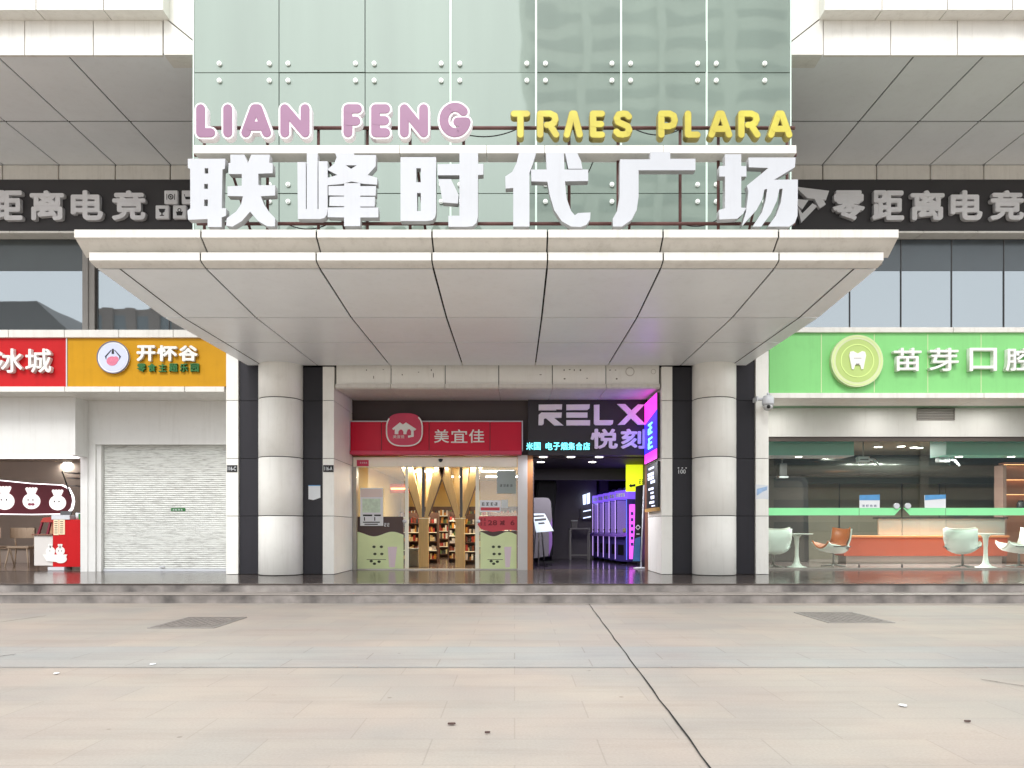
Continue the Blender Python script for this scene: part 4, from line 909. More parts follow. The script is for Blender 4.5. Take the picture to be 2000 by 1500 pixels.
obj('wood_strip', B().box(X(1262, ys_), X(1268, ys_)+.02, ys_-.25, ys_+.2, G, Z(889.5, ys_)), WOOD_B, st)
# films and notices stuck on the store glass (one top-level thing each)
def wave(px0, px1, py, amp, n=26): return [(X(px0+(px1-px0)*k/n, ys_), Z(py-amp*math.sin(2*math.pi*(k/n*1.25+.3)), ys_)) for k in range(n+1)]
def film(label, px0, px1, big):
    t = thing('window_poster', label, 'poster', (X((px0+px1)/2, ys_), ys_, G+.04), 'lime posters on the store glass')
    top = wave(px0, px1, 1043, 4.5); zb_ = Z(1112, ys_); yy = ys_+.012
    obj('brown_wave', B().prism([(X(px0, ys_), Z(1050, ys_)), (X(px0, ys_), Z(1009 if big else 1037, ys_)), (X(px1, ys_), Z(1009 if big else 1037, ys_)), (X(px1, ys_), Z(1050, ys_))], yy, yy+.006), BROWNP, t)
    obj('lime_panel', B().prism(top[::-1]+[(X(px0, ys_), zb_), (X(px1, ys_), zb_)], yy-.005, yy-.0005), LIMEP, t)
    b = B(); yy -= .009
    for i, (a, c) in enumerate(((.36, 1068), (.52, 1068), (.38, 1082), (.53, 1082), (.30, 1096), (.37, 1101), (.47, 1097))):
        b.disc(X(px0+(px1-px0)*a, ys_), Z(c, ys_), .045, yy, yy+.003, .035, 9)
    b.box(X(px0+(px1-px0)*.2, ys_), X(px0+(px1-px0)*.62, ys_), yy, yy+.003, Z(1093.5, ys_), Z(1092.5, ys_)); obj('print', b, mat('olive print', (62, 74, 48), .6, .1, 9), t)
    obj('bottle_print', B().prism([(X(px0+(px1-px0)*u, ys_), Z(v, ys_)) for u, v in ((.66, 1068), (.86, 1068), (.81, 1108), (.69, 1108))], yy, yy+.003), PINKP, t)
    return t
fl_ = film('lime and brown wavy poster low on the left store window', 698, 788, True)
obj('lettering', B().text('~xx', X(750, ys_), X(762, ys_), Z(1029, ys_), Z(1020, ys_), .003, (0, ys_+.0115, 0)), PAPER, fl_)
film('lime wavy poster low on the right store window under the red banner', 938, 1009, False)
bn = thing('price_banner', 'red banner with price numbers on the right store window', 'banner', (X(973, ys_), ys_, Z(1037, ys_)))
obj('banner', B().prism([(X(936, ys_), Z(1008, ys_)), (X(1010, ys_), Z(1008, ys_)), (X(1010, ys_), Z(1036, ys_)), (X(990, ys_), Z(1035, ys_)), (X(962, ys_), Z(1039, ys_)), (X(940, ys_), Z(1034, ys_)), (X(933, ys_), Z(1025, ys_))], ys_-.003, ys_+.004), REDP, bn)
for tx, a, c, u, v in (('~xx', 937, 951, 1011, 1018), ('~xx', 937, 951, 1019, 1027), ('28', 953, 971, 1016, 1026), ('减', 976, 986, 1016, 1026), ('6', 997, 1005, 1016, 1026)):
    obj('lettering', B().text(tx, X(a, ys_), X(c, ys_), Z(v, ys_), Z(u, ys_), .004, (0, ys_-.0035, 0), bold=.02), DREDP, bn)
def notice(label, px0, px1, py0, py1, m, y=SF, name='window_notice', bev=0):
    t = thing(name, label, 'notice', (X((px0+px1)/2, y), y, Z(py1, y)), 'notices on the shop windows')
    obj('sheet', B().box(X(px0, y), X(px1, y), y-.006, y+.004, Z(py1, y), Z(py0, y), bev), m, t); return t
t = notice('tall white menu card with small print on the left store window', 703.5, 748.5, 953, 1027, PAPER, SF-.03)
y_ = SF-.03
b = B()
for a, c, u, v in ((709, 727, 1005, 1008), (731, 744, 1005, 1008), (711, 713, 1010, 1017), (731, 733, 1010, 1017), (709, 742, 1019, 1021), (712, 738, 1023, 1025)): b.box(X(a, y_), X(c, y_), y_-.009, y_-.0065, Z(v, y_), Z(u, y_))
obj('print', b, INK, t)
obj('picture', B().box(X(708, y_), X(743, y_), y_-.009, y_-.0065, Z(1001, y_), Z(974, y_)), mat('pale mint picture', (206, 226, 206), .5, .12, 12), t)
obj('header_band', B().box(X(704.5, y_), X(747.5, y_), y_-.009, y_-.0065, Z(971, y_), Z(955, y_)), mat('pale pink header', (226, 210, 206), .5, .05), t)
t = notice('grey square notice high on the right store window', 970.5, 1007.5, 919, 964, mat('grey notice', (160, 172, 168), .5, .05), bev=.004)
b = B(); b.text('~xxxx', X(976, SF), X(1002, SF), Z(951, SF), Z(945, SF), .003, (0, SF-.0065, 0)); obj('print', b, GREY_D, t)
t = notice('white notice with red text strip above the red banner', 937, 978, 977, 1000, PAPER)
b = B(); b.text('~xxxx', X(940, SF), X(974, SF), Z(988, SF), Z(980, SF), .003, (0, SF-.0065, 0), bold=.02); obj('print', b, INK, t)
obj('strip', B().box(X(939, SF), X(976, SF), SF-.009, SF-.0065, Z(997, SF), Z(991, SF)), REDP, t)
notice('small pale paper beside the red text notice on the right store window', 979, 992, 976, 992, mat('pale grey paper', (214, 222, 220), .6, .06, 12))

# ---------------------------------------------------------------- inside the convenience store
def tube_lamp(x0, x1, y, z, label):
    t = thing('ceiling_lamp', label, 'ceiling lamp', ((x0+x1)/2, y, z), 'tube lamps on the store ceiling')
    obj('housing', B().box(x0, x1, y-.08, y+.08, z+.03, z+.08), WHITE_M, t); obj('tube', B().box(x0+.02, x1-.02, y-.05, y+.05, z-.01, z+.029), LAMP, t); glow(t, ((x0+x1)/2, y, z-.03), x1-x0, 52, (1, .91, .74), .1)
for k, (xa, y, lab) in enumerate([(-3.2, 20.9, 'tube lamp near the store door at left'), (-1.4, 20.9, 'tube lamp near the store door at right'), (-3.3, 22.8, 'second row tube lamp on the store ceiling, left'), (-1.3, 22.8, 'second row tube lamp on the store ceiling, right'),
                       (-3.0, 25.2, 'tube lamp over the rear shelves, left'), (-1.0, 25.2, 'tube lamp over the rear shelves, right')]):
    tube_lamp(xa, xa+1.3, y, 3.2, lab)
def tree_column(px, label):
    d2 = 21.0; x = X(px, d2); zf = Z(1012, d2); zt3 = 3.31
    t = thing('branching_column', label, 'column', (x, d2, G), 'tan branching columns in the store')
    obj('trunk', B().prism([(x-.13, G+.006), (x+.13, G+.006), (x+.12, zf-.3), (x+.13, zf), (x-.13, zf), (x-.14, zf-.5)], d2-.12, d2+.12), TRUNKM, t)
    for s in (-1, 1):
        b = B(); b.prism([(x+s*.02, zf+.002), (x+s*.13, zf+.002), (x+s*.36, zf+.7), (x+s*.66, zt3), (x+s*.34, zt3), (x+s*.14, zf+.7)], d2-.10, d2+.10); obj('branch', b, TRUNKM, t)
        b = B(); b.prism([(x+s*.131, zf+.05), (x+s*.15, zf+.05), (x+s*.38, zf+.7), (x+s*.68, zt3), (x+s*.662, zt3), (x+s*.362, zf+.7)], d2-.11, d2+.11); obj('branch_edge', b, BROWNP, t)
        b = B(); b.prism([(x+s*.03, zf+.12), (x+s*.10, zf+.12), (x+s*.25, zt3), (x+s*.05, zt3)], d2+.13, d2+.22); obj('branch', b, TRUNKM, t)
    obj('collar', B().box(x-.14, x+.14, d2-.13, d2+.13, zf-.02, zf+.0), CREAM, t)
tree_column(828, 'tan branching wooden column left of the open doorway'); tree_column(899, 'tan branching wooden column right of the open doorway')
GOODS = [mat('goods '+str(i), c, .5, .1, 9) for i, c in enumerate([(170, 60, 50), (220, 200, 150), (60, 60, 60), (200, 190, 180), (190, 130, 50), (90, 110, 60), (120, 60, 40), (230, 228, 220)])]
def shelf_unit(x0, x1, y, zt_, tiers, label, wood=None):
    t = thing('display_shelf', label, 'shelf', ((x0+x1)/2, y, G), 'display shelves in the store'); m = wood or mat('shelf frame', (92, 66, 54), .5, .05)
    obj('back_panel', B().box(x0, x1, y+.20, y+.24, G+.006, zt_), m, t)
    for s in (x0, x1-.04): obj('side_panel', B().box(s, s+.04, y-.2, y+.199, G+.006, zt_), m, t)
    for k in range(tiers):
        z = G+.12+(zt_-G-.2)*k/tiers
        sh_ = obj('shelf_board', B().box(x0+.041, x1-.041, y-.2, y+.199, z, z+.025), CREAM if k % 2 else m, t)
        by = {}
        x = x0+.06; rr = random.Random(int(x0*100)+k*7+tiers)
        while x < x1-.12:
            w_ = rr.uniform(.03, .075); h = rr.uniform(.1, .24)*min(1, (zt_-G)/tiers/.36); i = rr.randrange(8)
            by.setdefault(i, B()).box(x, x+w_, y-.17, y+.05, z+.026, z+.026+h); x += w_+.012
        for i, bb in by.items(): obj('goods', bb, GOODS[i], sh_, kind='stuff')
shelf_unit(-2.15, -1.62, 24.0, 2.0, 6, 'low shelf of goods seen between the two branching columns')
shelf_unit(-3.6, -2.4, 23.4, 1.95, 5, 'shelf of goods behind the left branching column')
shelf_unit(-1.55, -1.1, 22.6, 1.9, 5, 'shelf of bottles behind the right branching column')
shelf_unit(-4.1, -1.9, 28.4, 2.3, 6, 'tall wall shelf at the back of the store, left'); shelf_unit(-1.8, .2, 28.4, 2.3, 6, 'tall wall shelf at the back of the store, right')
shelf_unit(-.9, .1, 25.5, 2.0, 5, 'shelf of snacks behind the price banner window')
ct = thing('store_counter', 'dark brown checkout counter behind the left store window', 'counter', (-3.75, 21.3, G))
obj('body', B().box(-4.2, -3.3, 20.9, 21.6, G+.006, 1.25), BROWNP, ct); obj('worktop', B().box(-4.22, -3.25, 20.85, 21.65, 1.251, 1.30, .006), GREY_M, ct)
ks = thing('counter_register', 'dark till with small lit screen on the store counter', 'cash register', (-3.6, 21.2, 1.30))
obj('body', B().box(-3.8, -3.45, 21.05, 21.35, 1.301, 1.42, .01), BLACK, ks); obj('screen', B().box(-3.78, -3.47, 21.18, 21.2, 1.44, 1.66, .006), GREY_D, ks)
pb = thing('hanging_panel', 'orange red lit panel hanging behind the left store window', 'panel', (X(790, 22), 22, 2.6))
obj('panel', B().box(X(762, 22), X(806, 22), 21.97, 22.03, Z(963, 22), Z(945, 22), .01), mat('orange red panel', (210, 110, 70), .5, .1), pb)
obj('tube', B().box(X(764, 22), X(804, 22), 21.93, 21.968, Z(956, 22), Z(953, 22)), WARM, pb)
bx = thing('storage_box', 'pale box on the floor beside the left branching column', 'box', (X(808, 21.4), 21.4, G))
obj('body', B().box(X(800, 21.4), X(818, 21.4), 21.2, 21.6, G+.006, .82, .01), GREY_M, bx); obj('lid', B().box(X(799, 21.4), X(819, 21.4), 21.18, 21.62, .821, .87, .01), GREYDESK, bx)

# ---------------------------------------------------------------- inside the arcade
for px, py, lab in ((1061, 891, 'downlight over the easel, nearest the door'), (1115, 891, 'downlight in the middle of the arcade ceiling'), (1170, 891, 'downlight toward the claw machines, nearest the door'), (1056, 901, 'downlight over the easel, farther in'), (1157, 901, 'downlight toward the claw machines, farther in')):
    d2 = 1.94*F/(CY-py); t = thing('downlight', lab, 'downlight', (X(px, d2), d2, 3.3), 'downlights in the arcade ceiling')
    obj('ring', B().lathe(X(px, d2), d2, [(.13, 3.318), (.135, 3.325), (.135, 3.339)], 20), WHITE_M, t); obj('lamp', B().lathe(X(px, d2), d2, [(.10, 3.312), (.10, 3.3175)], 20), LAMP, t); glow(t, (X(px, d2), d2, 3.29), .2, 32, (.95, .93, 1))
obj('rear_partition', B().box(X(1078, 27), X(1165, 27), 27, 27.1, G+.006, 3.33), GREYWALL, vape_room)
obj('wall_recess', B().box(X(1168, 28), X(1185, 28), 27.5, 28, G+.006, 3.33), mat('violet dark pier', (58, 50, 64), .5, .05), vape_room)
obj('ceiling_beam', B().box(.6, 4.5, 23.4, 23.7, 2.98, 3.339), NIGHT, vape_room)
# claw machines
LAV = emit('lavender edge light', (205, 170, 255), .9); CYAN_S = emit('cool blue edge light', (96, 120, 255), .8)
def claw_machine(loc, rz, label):
    t = thing('claw_machine', label, 'claw machine', (0, 0, 0), 'row of violet claw machines')
    obj('cabinet', B().box(-.42, .42, -.45, .45, .06, .86, .02).box(-.42, -.36, -.45, .45, .861, 1.86, .008).box(.36, .42, -.45, .45, .861, 1.86, .008).box(-.355, .355, .40, .45, .861, 1.86), PURPLE_D, t)
    hd = obj('header', B().box(-.43, .43, -.47, .45, 1.861, 2.12, .03), PURPLE, t)
    b = B()
    for k in range(4): b.box(-.3+k*.16, -.19+k*.16, -.476, -.4705, 1.93, 2.04)
    obj('header_print', b, CHAIRW, hd)
    b = B(); b.ball((0, -.2, 2.16), .12, (1.4, 1, .7)); obj('crest', b, PURPLE_D, hd)
    obj('cabinet_glass', B().box(-.355, .355, -.435, -.425, .87, 1.855), CLEAR, t)
    pl_ = obj('control_panel', B().xprism([(-.455, .80), (-.62, .78), (-.62, .84), (-.455, .90)], -.40, .40), mat('violet panel', (150, 110, 220), .3, .05), t)
    obj('back_light', B().box(-.35, .35, .385, .398, .9, 1.84), emit('cabinet back light', (150, 130, 200), .5), t)
    obj('joystick', B().tube((-.15, -.55, .84), (-.15, -.55, .96), .015, 8).ball((-.15, -.55, .98), .035), BLACK, pl_)
    obj('side_light', B().box(-.358, -.346, -.40, .38, .9, 1.84), emit('cabinet side light', (150, 120, 205), .45), t)
    obj('prize_door', B().box(-.2, .2, -.462, -.4505, .25, .55, .01), BLACK, t)
    cl_ = obj('claw', B().tube((0, 0, 1.85), (0, 0, 1.45), .015, 8).ball((0, 0, 1.42), .05), WHITE_M, t)
    for k in range(3):
        a = k*2.1; obj('claw_finger', B().tube((.03*math.cos(a), .03*math.sin(a), 1.40), (.10*math.cos(a), .10*math.sin(a), 1.30), .01, 6).tube((.10*math.cos(a), .10*math.sin(a), 1.30), (.03*math.cos(a), .03*math.sin(a), 1.22), .01, 6), WHITE_M, cl_)
    b = B(); rr = random.Random(2)
    for k in range(16): b.ball((rr.uniform(-.28, .28), rr.uniform(-.34, .34), .92+rr.random()*.08), .075, (1, 1, 1), 8)
    obj('prizes', b, GOODS[1], t, kind='stuff')
    for s in (-1, 1): obj('light_strip', B().box(s*.39-.014, s*.39+.014, -.462, -.4505, .12, 1.85), LAV if s < 0 else CYAN_S, t)
    for i in (-1, 1): obj('foot', B().box(i*.36-.04, i*.36+.04, -.40, .40, 0, .059), BLACK, t)
    t.location = loc; t.rotation_euler = (0, 0, rz); t.scale = (.84, .9, 1.08); return t
p0, p1 = Vector((3.95, 23.3, G+.006)), Vector((3.7, 28.6, G+.006)); names = ['violet claw machine nearest the arcade door', 'second claw machine from the door in the violet row', 'third claw machine from the door in the violet row', 'fourth claw machine from the door in the violet row', 'fifth claw machine from the door in the violet row', 'sixth claw machine from the door in the violet row', 'violet claw machine deepest in the arcade']
ang = math.pi/2-.42
first = None
for k in range(7):
    f_ = k/6; loc = Vector((3.70-.55*f_, 23.3+4.9*f_, G+.006))
    if first is None: first = claw_machine(loc, -ang, names[0])
    else: copy_tree(first, loc, -ang, names[k])
mp_ = thing('advertising_panel', 'glowing magenta panel on the side of the nearest claw machine', 'light panel', (X(1235, 22.7), 22.7, G+.006))
obj('panel', B().box(X(1229, 22.7), X(1240, 22.7), 22.66, 22.72, Z(1092, 22.7), Z(985, 22.7), .01), MAGENTA, mp_)
b = B()
for k in range(6): b.box(X(1232, 22.65), X(1237, 22.65), 22.652, 22.659, Z(1000+k*12+6, 22.65), Z(1000+k*12, 22.65))
obj('print_lettering', b, PURPLE_D, mp_)  # plain bars as a surface pattern, not writing
yp = thing('wall_poster', 'neon yellow poster with black lettering above the claw machines', 'poster', (X(1240, 22), 22, Z(960, 22)))
d2 = 22.0
obj('sheet', B().box(X(1222.5, d2), X(1260, d2), d2, d2+.02, Z(960, d2), Z(889, d2)), emit('lit yellow poster', (226, 240, 40), .75), yp)
obj('lettering', B().text('~xxxx', X(1226, d2), X(1258, d2), Z(908, d2), Z(893, d2), .004, (0, d2-.001, 0), bold=.02), INK, yp)
b = B(); b.prism([(X(u, d2), Z(v, d2)) for u, v in ((1228, 949), (1233, 944), (1233, 947), (1241, 945), (1241, 950), (1233, 951), (1233, 953))], d2-.005, d2-.001); obj('arrow', b, INK, yp)
obj('lettering', B().text('~xx', X(1248, d2), X(1258, d2), Z(946, d2), Z(934, d2), .004, (0, d2-.001, 0)), INK, yp)
sd_ = thing('standing_display', 'tall black advertising stand with pale edge by the arcade door', 'display stand', (X(1249, 20.3), 20.3, G+.006))
d2 = 20.3
obj('panel', B().prism([(X(u, d2), Z(v, d2)) for u, v in ((1242, 950), (1256, 946), (1252, 1100), (1236, 1098), (1240, 1040))], d2, d2+.06), BLACK, sd_)
obj('blue_panel', B().prism([(X(u, d2), Z(v, d2)) for u, v in ((1240, 1052), (1251, 1048), (1250, 1096), (1236, 1096))], d2-.006, d2-.001), mat('blue poster print', (70, 120, 180), .4, .12, 6), sd_)
obj('edge', B().tube((X(1258, d2), d2, Z(947, d2)), (X(1252, d2), d2, G+.03), .025, 10), WHITE_M, sd_)
obj('print', B().ring(X(1246, d2), Z(1030, d2), .05, .075, d2-.006, d2-.001, 4).box(X(1243, d2), X(1249, d2), d2-.006, d2-.001, Z(1044, d2), Z(1042, d2)), PAPER, sd_)
obj('base', B().lathe(X(1252, d2), d2-.05, [(.22, G+.007), (.22, G+.025), (.16, G+.04)], 24), WHITE_M, sd_)
# easel and the board behind it
es = thing('easel_sign', 'tilted white notice board on a black easel inside the arcade door', 'easel', (X(1060, 20.4), 20.4, G+.006))
d2 = 20.4
def tilt(u, v, o): return (X(u, d2), d2-.10+o+.20*(1035-v)/-40*-1*.6, Z(v, d2))
pts = [tilt(1040, 1003, 0), tilt(1064, 1003, 0), tilt(1081, 1037, 0), tilt(1047, 1040, 0)]
def slab(pts, off, th, m, name, par):
    b = B(); n = Vector((0, -1, .45)).normalized(); a = [b.bm.verts.new(Vector(p)+n*off) for p in pts]; c = [b.bm.verts.new(Vector(p)+n*(off-th)) for p in pts]
    k = len(pts); fs = [b.bm.faces.new(a), b.bm.faces.new(c[::-1])]+[b.bm.faces.new([a[i], c[i], c[(i+1) % k], a[(i+1) % k]]) for i in range(k)]
    bmesh.ops.recalc_face_normals(b.bm, faces=fs); return obj(name, b, m, par)
slab(pts, 0, .03, mat('pale blue board', (206, 222, 232), .5, .04), 'board', es)
slab([tilt(1042, 1007, 0), tilt(1062, 1006, 0), tilt(1063, 1009, 0), tilt(1043, 1010, 0)], .006, .004, GREY_D, 'print', es)
slab([tilt(1044, 1014, 0), tilt(1066, 1012, 0), tilt(1067, 1016, 0), tilt(1045, 1018, 0)], .006, .004, GREY_D, 'print', es)
slab([tilt(1051, 1021, 0), tilt(1063, 1020, 0), tilt(1064, 1023, 0), tilt(1052, 1024, 0)], .006, .004, GREY_D, 'print', es)
for a, c, y1 in ((1046, 1040, .0), (1058, 1064, .0), (1053, 1052, .35)): obj('leg', B().tube((X(a, d2), d2-.02, Z(1034, d2)), (X(c, d2), d2+y1, G+.008), .02, 8), GREY_M if y1 else BLACK, es)
gb = thing('standing_board', 'grey rounded standing board behind the easel with violet edge', 'board', (X(1058, 21.4), 21.4, G+.006)); d2 = 21.4
pr = [(1034, 1092), (1034, 972)]+[(1066+10*math.sin(R(t)), 982-10*math.cos(R(t))) for t in range(0, 91, 15)]+[(1078, 1010), (1078, 1062), (1070, 1086)]
obj('board', B().prism([(X(u, d2), Z(v, d2)) for u, v in pr], d2, d2+.05), mat('grey standing board', (98, 94, 100), .5, .06), gb)
obj('edge', B().prism([(X(u, d2), Z(v, d2)) for u, v in ((1072, 1030), (1078.5, 1012), (1078.5, 1064), (1072, 1088))], d2-.01, d2-.001), mat('violet board edge', (120, 84, 150), .5, .05), gb)
for px in (1040, 1072): obj('foot', B().box(X(px, d2)-.05, X(px, d2)+.05, d2-.2, d2+.25, G+.007, G+.03), BLACK, gb)
# dark rounded shape of unclear kind further in, no known machine
pb2 = thing('covered_machine', 'tall machine under a black cover behind the grey standing board', 'machine', (X(1066, 24), 24, G+.006)); d2 = 24
pts = [(1048, 1088), (1046, 975), (1050, 940), (1058, 926), (1072, 922), (1084, 930), (1088, 950), (1084, 990), (1080, 1088)]
cv = B(); cv.prism([(X(u, d2), Z(v, d2)) for u, v in pts], d2, d2+.6); bmesh.ops.bevel(cv.bm, geom=list(cv.bm.edges), offset=.05, segments=3, affect='EDGES'); obj('cover', cv, mat('black cloth', (28, 28, 30), .9, .1, 4), pb2)
obj('base', B().box(X(1050, d2), X(1082, d2), d2+.05, d2+.55, G+.006, G+.05), BLACK, pb2)
hb = thing('hanging_panel', 'small tan panel under the arcade ceiling above the black cover', 'panel', (X(1076, 25), 25, 2.85)); d2 = 25
obj('panel', B().prism([(X(u, d2), Z(v, d2)) for u, v in ((1060, 911), (1088, 912), (1088, 928), (1084, 932), (1060, 921))], d2, d2+.04), mat('tan panel', (176, 146, 116), .5, .05), hb)
obj('hanger', B().tube((X(1074, d2), d2+.02, Z(912, d2)), (X(1074, d2), d2+.02, 3.34), .01, 6), BLACK, hb)
tb = thing('side_table', 'dark side table with pale frame at the back of the arcade', 'table', (X(1130, 26), 26, G+.006)); d2 = 26
obj('tabletop', B().box(X(1112, d2), X(1151, d2), d2-.25, d2+.3, Z(1034, d2), Z(1031, d2), .005), GREY_M, tb)
for px in (1113.5, 1149.5):
    for yy in (-.22, .27): obj('leg', B().box(X(px, d2)-.02, X(px, d2)+.02, d2+yy-.02, d2+yy+.02, G+.007, Z(1034.2, d2)), GREY_M, tb)
obj('stretcher', B().box(X(1115, d2), X(1148, d2), d2-.24, d2-.20, .50, .54), GREY_M, tb)
cs = thing('paper_box', 'pale card box on the side table in the arcade', 'box', (X(1121, 26), 26, Z(1031, 26)))
obj('carton', B().box(X(1116, d2), X(1127, d2), d2-.1, d2+.1, Z(1030.9, d2), Z(1018, d2), .008), mat('grey card', (120, 116, 112), .6, .1, 9), cs); obj('lid', B().box(X(1115.5, d2), X(1127.5, d2), d2-.11, d2+.11, Z(1017.9, d2), Z(1016, d2)), GREYDESK, cs)
sc = thing('lit_screen', 'bright tilted screen on the dark back wall of the arcade', 'screen', (X(1145, 26.8), 26.8, Z(987, 26.8))); d2 = 26.8
for u in ((1138, 967, 1144, 965, 1144, 985, 1139, 986), (1145.5, 964.5, 1152, 962, 1152, 983, 1146, 985)): obj('screen_face', B().prism([(X(u[i], d2), Z(u[i+1], d2)) for i in (0, 2, 4, 6)], d2-.03, d2-.001), SCREEN, sc)
obj('bracket', B().box(X(1143, d2), X(1147, d2), d2, d2+.19, Z(978, d2), Z(972, d2)), BLACK, sc)
lr = thing('light_rail', 'two white light bars on a rack under the lit screen', 'light bar', (X(1145, 26.6), 26.6, Z(1014, 26.6))); d2 = 26.6
for a in (995, 1008): obj('light_bar', B().prism([(X(1139, d2), Z(a+3, d2)), (X(1154, d2), Z(a, d2)), (X(1154, d2), Z(a+2, d2)), (X(1139, d2), Z(a+5, d2))], d2-.03, d2), SCREEN, lr)
obj('rack', B().box(X(1133, d2), X(1138, d2), d2-.05, d2+.1, Z(1014, d2), Z(993, d2)).box(X(1138, d2), X(1155, d2), d2+.005, d2+.1, Z(1014, d2), Z(993, d2)), GREY_D, lr)

# ---------------------------------------------------------------- the clinic
gl = thing('clinic_storefront', 'wide glass front of the clinic with a mint green band', 'shop front', (10, yd, G)); d2 = yd+.05
ge = [X(p, d2) for p in (1501, 1678, 1762, 1847, 2030)]+[17.4]
for i, (a, c) in enumerate(zip(ge, ge[1:])):
    nm = 'door' if i in (1, 2) else 'glass_pane'
    po = obj(nm, B().box(a+.006, c-.006, d2, d2+.014, G+.05, Z(862, d2)), CLEAR_T, gl)
    aa, cc = a+.006, c-.006
    if i == 1: cc = X(1747, d2)
    if i == 2: aa = X(1777, d2)
    bx = B(); z0, z1 = Z(1006.5, d2), Z(992, d2)
    sl = .18
    if i == 1: bx.prism([(aa, z0), (cc, z0), (cc+sl, z1), (aa, z1)], d2-.004, d2-.0005)
    elif i == 2: bx.prism([(aa, z0), (cc, z0), (cc, z1), (aa-sl, z1)], d2-.004, d2-.0005)
    else: bx.box(aa, cc, d2-.004, d2-.0005, z0, z1)
    obj('green_band', bx, GREENBAND, po)
    if i in (1, 2):
        hx = X(1752 if i == 1 else 1774, d2-.05); obj('handle', B().disc(hx, Z(988, d2-.05), .075, d2-.05, d2-.005), WHITE_M, po)
obj('head_rail', B().box(6.0, 17.4, d2-.03, d2+.08, Z(861.8, d2), Z(853.2, d2)), mat('brown grey rail', (88, 80, 76), .5, .05), gl)
obj('floor_rail', B().box(6.0, 17.4, d2-.03, d2+.05, G+.004, G+.049), FRAME_G, gl)
b = B()
for a, c in ((1678, 1762), (1762, 1847)): 
    b.box(X(a, d2)-.012, X(a, d2)+.012, d2-.012, d2+.02, G+.05, G+.14)
obj('floor_hinge', b, BLACK, gl)
for lab, a, c, tt in (('blue and white notice on the left clinic door glass', 1678.5, 1718, True), ('pale blue notice on the right clinic door glass', 1806, 1847, False)):
    y_ = d2-.006; t = thing('window_notice', lab, 'notice', (X((a+c)/2, y_), y_, Z(992, y_)), 'notices on the shop windows')
    obj('sheet', B().prism([(X(a, y_), Z(992, y_)), (X(c, y_), Z(992, y_)), (X(c, y_), Z(966, y_)), (X(a+(0 if tt else -1), y_), Z(967, y_))], y_-.005, y_), PAPER, t)
    obj('header_band', B().prism([(X(a, y_), Z(977, y_)), (X(c, y_), Z(977 if tt else 974, y_)), (X(c, y_), Z(966, y_)), (X(a, y_), Z(967, y_))], y_-.009, y_-.0055), BLUEP, t)
    if tt: obj('lettering', B().text('~xxxx', X(a+4, y_), X(c-4, y_), Z(990, y_), Z(985, y_), .003, (0, y_-.0055, 0)), mat('navy print', (60, 80, 120), .6, 0), t)
# bulkheads, dark niche, wall panels
for a, c in ((1490, 1668), (1848, 2120)): obj('bulkhead', B().box(X(a, 20.6), X(c, 20.6), 20.6, 21.4, Z(889, 20.6), 3.99), TEAL, clinic_room)
obj('bulkhead_trim', B().box(X(1490, 20.6), X(1668, 20.6), 20.59, 21.4, Z(890.5, 20.6), Z(889.2, 20.6)), WHITE_M, clinic_room)
b = B()
for px in (1640, 1762, 1835, 1945, 2020): b.box(X(px, 26.95)-.012, X(px, 26.95)+.012, 26.95, 26.99, G, 3.9)
obj('wall_seam', b, BLACK, clinic_room)
obj('duct', B().tube((6.4, 24.7, 3.5), (17.3, 24.7, 3.56), .34, 20), mat('dark duct', (70, 72, 68), .25, .12, 3, metal=.6), clinic_room)
obj('dark_ceiling_band', B().box(6.25, 17.45, 25.5, 25.7, 3.0, 3.99), mat('dark olive bulkhead', (64, 64, 58), .4, .15, 1.5), clinic_room)
d3 = 24.5
fr = [(1490, 1101)]+[(1490, 930)]+[(1562+16*math.sin(R(t)), 944-14*math.cos(R(t))) for t in range(0, 91, 15)]+[(1580, 1101)]
fi = [(1492, 1101)]+[(1492, 938)]+[(1556+12*math.sin(R(t)), 949-10*math.cos(R(t))) for t in range(0, 91, 15)]+[(1570, 1101)]
nic = thing('doorway_arch', 'black rounded doorway arch at the back of the clinic', 'doorway', (X(1535, d3), d3, G+.006))
obj('frame', B().prism([(X(u, d3), max(G+.006, Z(v, d3))) for u, v in fr], d3, d3+.3), mat('black arch', (34, 30, 32), .35, .05), nic)
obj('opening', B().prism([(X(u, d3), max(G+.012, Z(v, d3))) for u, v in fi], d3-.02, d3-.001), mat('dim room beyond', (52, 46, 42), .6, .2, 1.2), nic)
def downl(px, py, lab, r=.07):
    z_ = 3.97; d4 = (z_-CZ)*F/(CY-py); t = thing('downlight', lab, 'downlight', (X(px, d4), d4, z_), 'downlights in the clinic ceiling')
    obj('ring', B().lathe(X(px, d4), d4, [(r+.03, z_-.001), (r+.035, z_+.025)], 16), WHITE_M, t); obj('lamp', B().lathe(X(px, d4), d4, [(r, z_-.008), (r, z_-.0015)], 16), LAMP, t); glow(t, (X(px, d4), d4, z_-.03), .2, 85, (1, .98, .95))
for px, py, lab in ((1715, 873, 'clinic downlight over the left door'), (1785, 874, 'clinic downlight over the right door'), (1760, 872, 'clinic downlight deep behind the doors'), (1795, 875, 'clinic downlight deepest in the ceiling'), (1967, 861, 'clinic downlight near the shelf at far right'), (1610, 884, 'clinic downlight beyond the teal bulkhead at left'), (1880, 872, 'clinic downlight behind the right bulkhead')): downl(px, py, lab, .11)
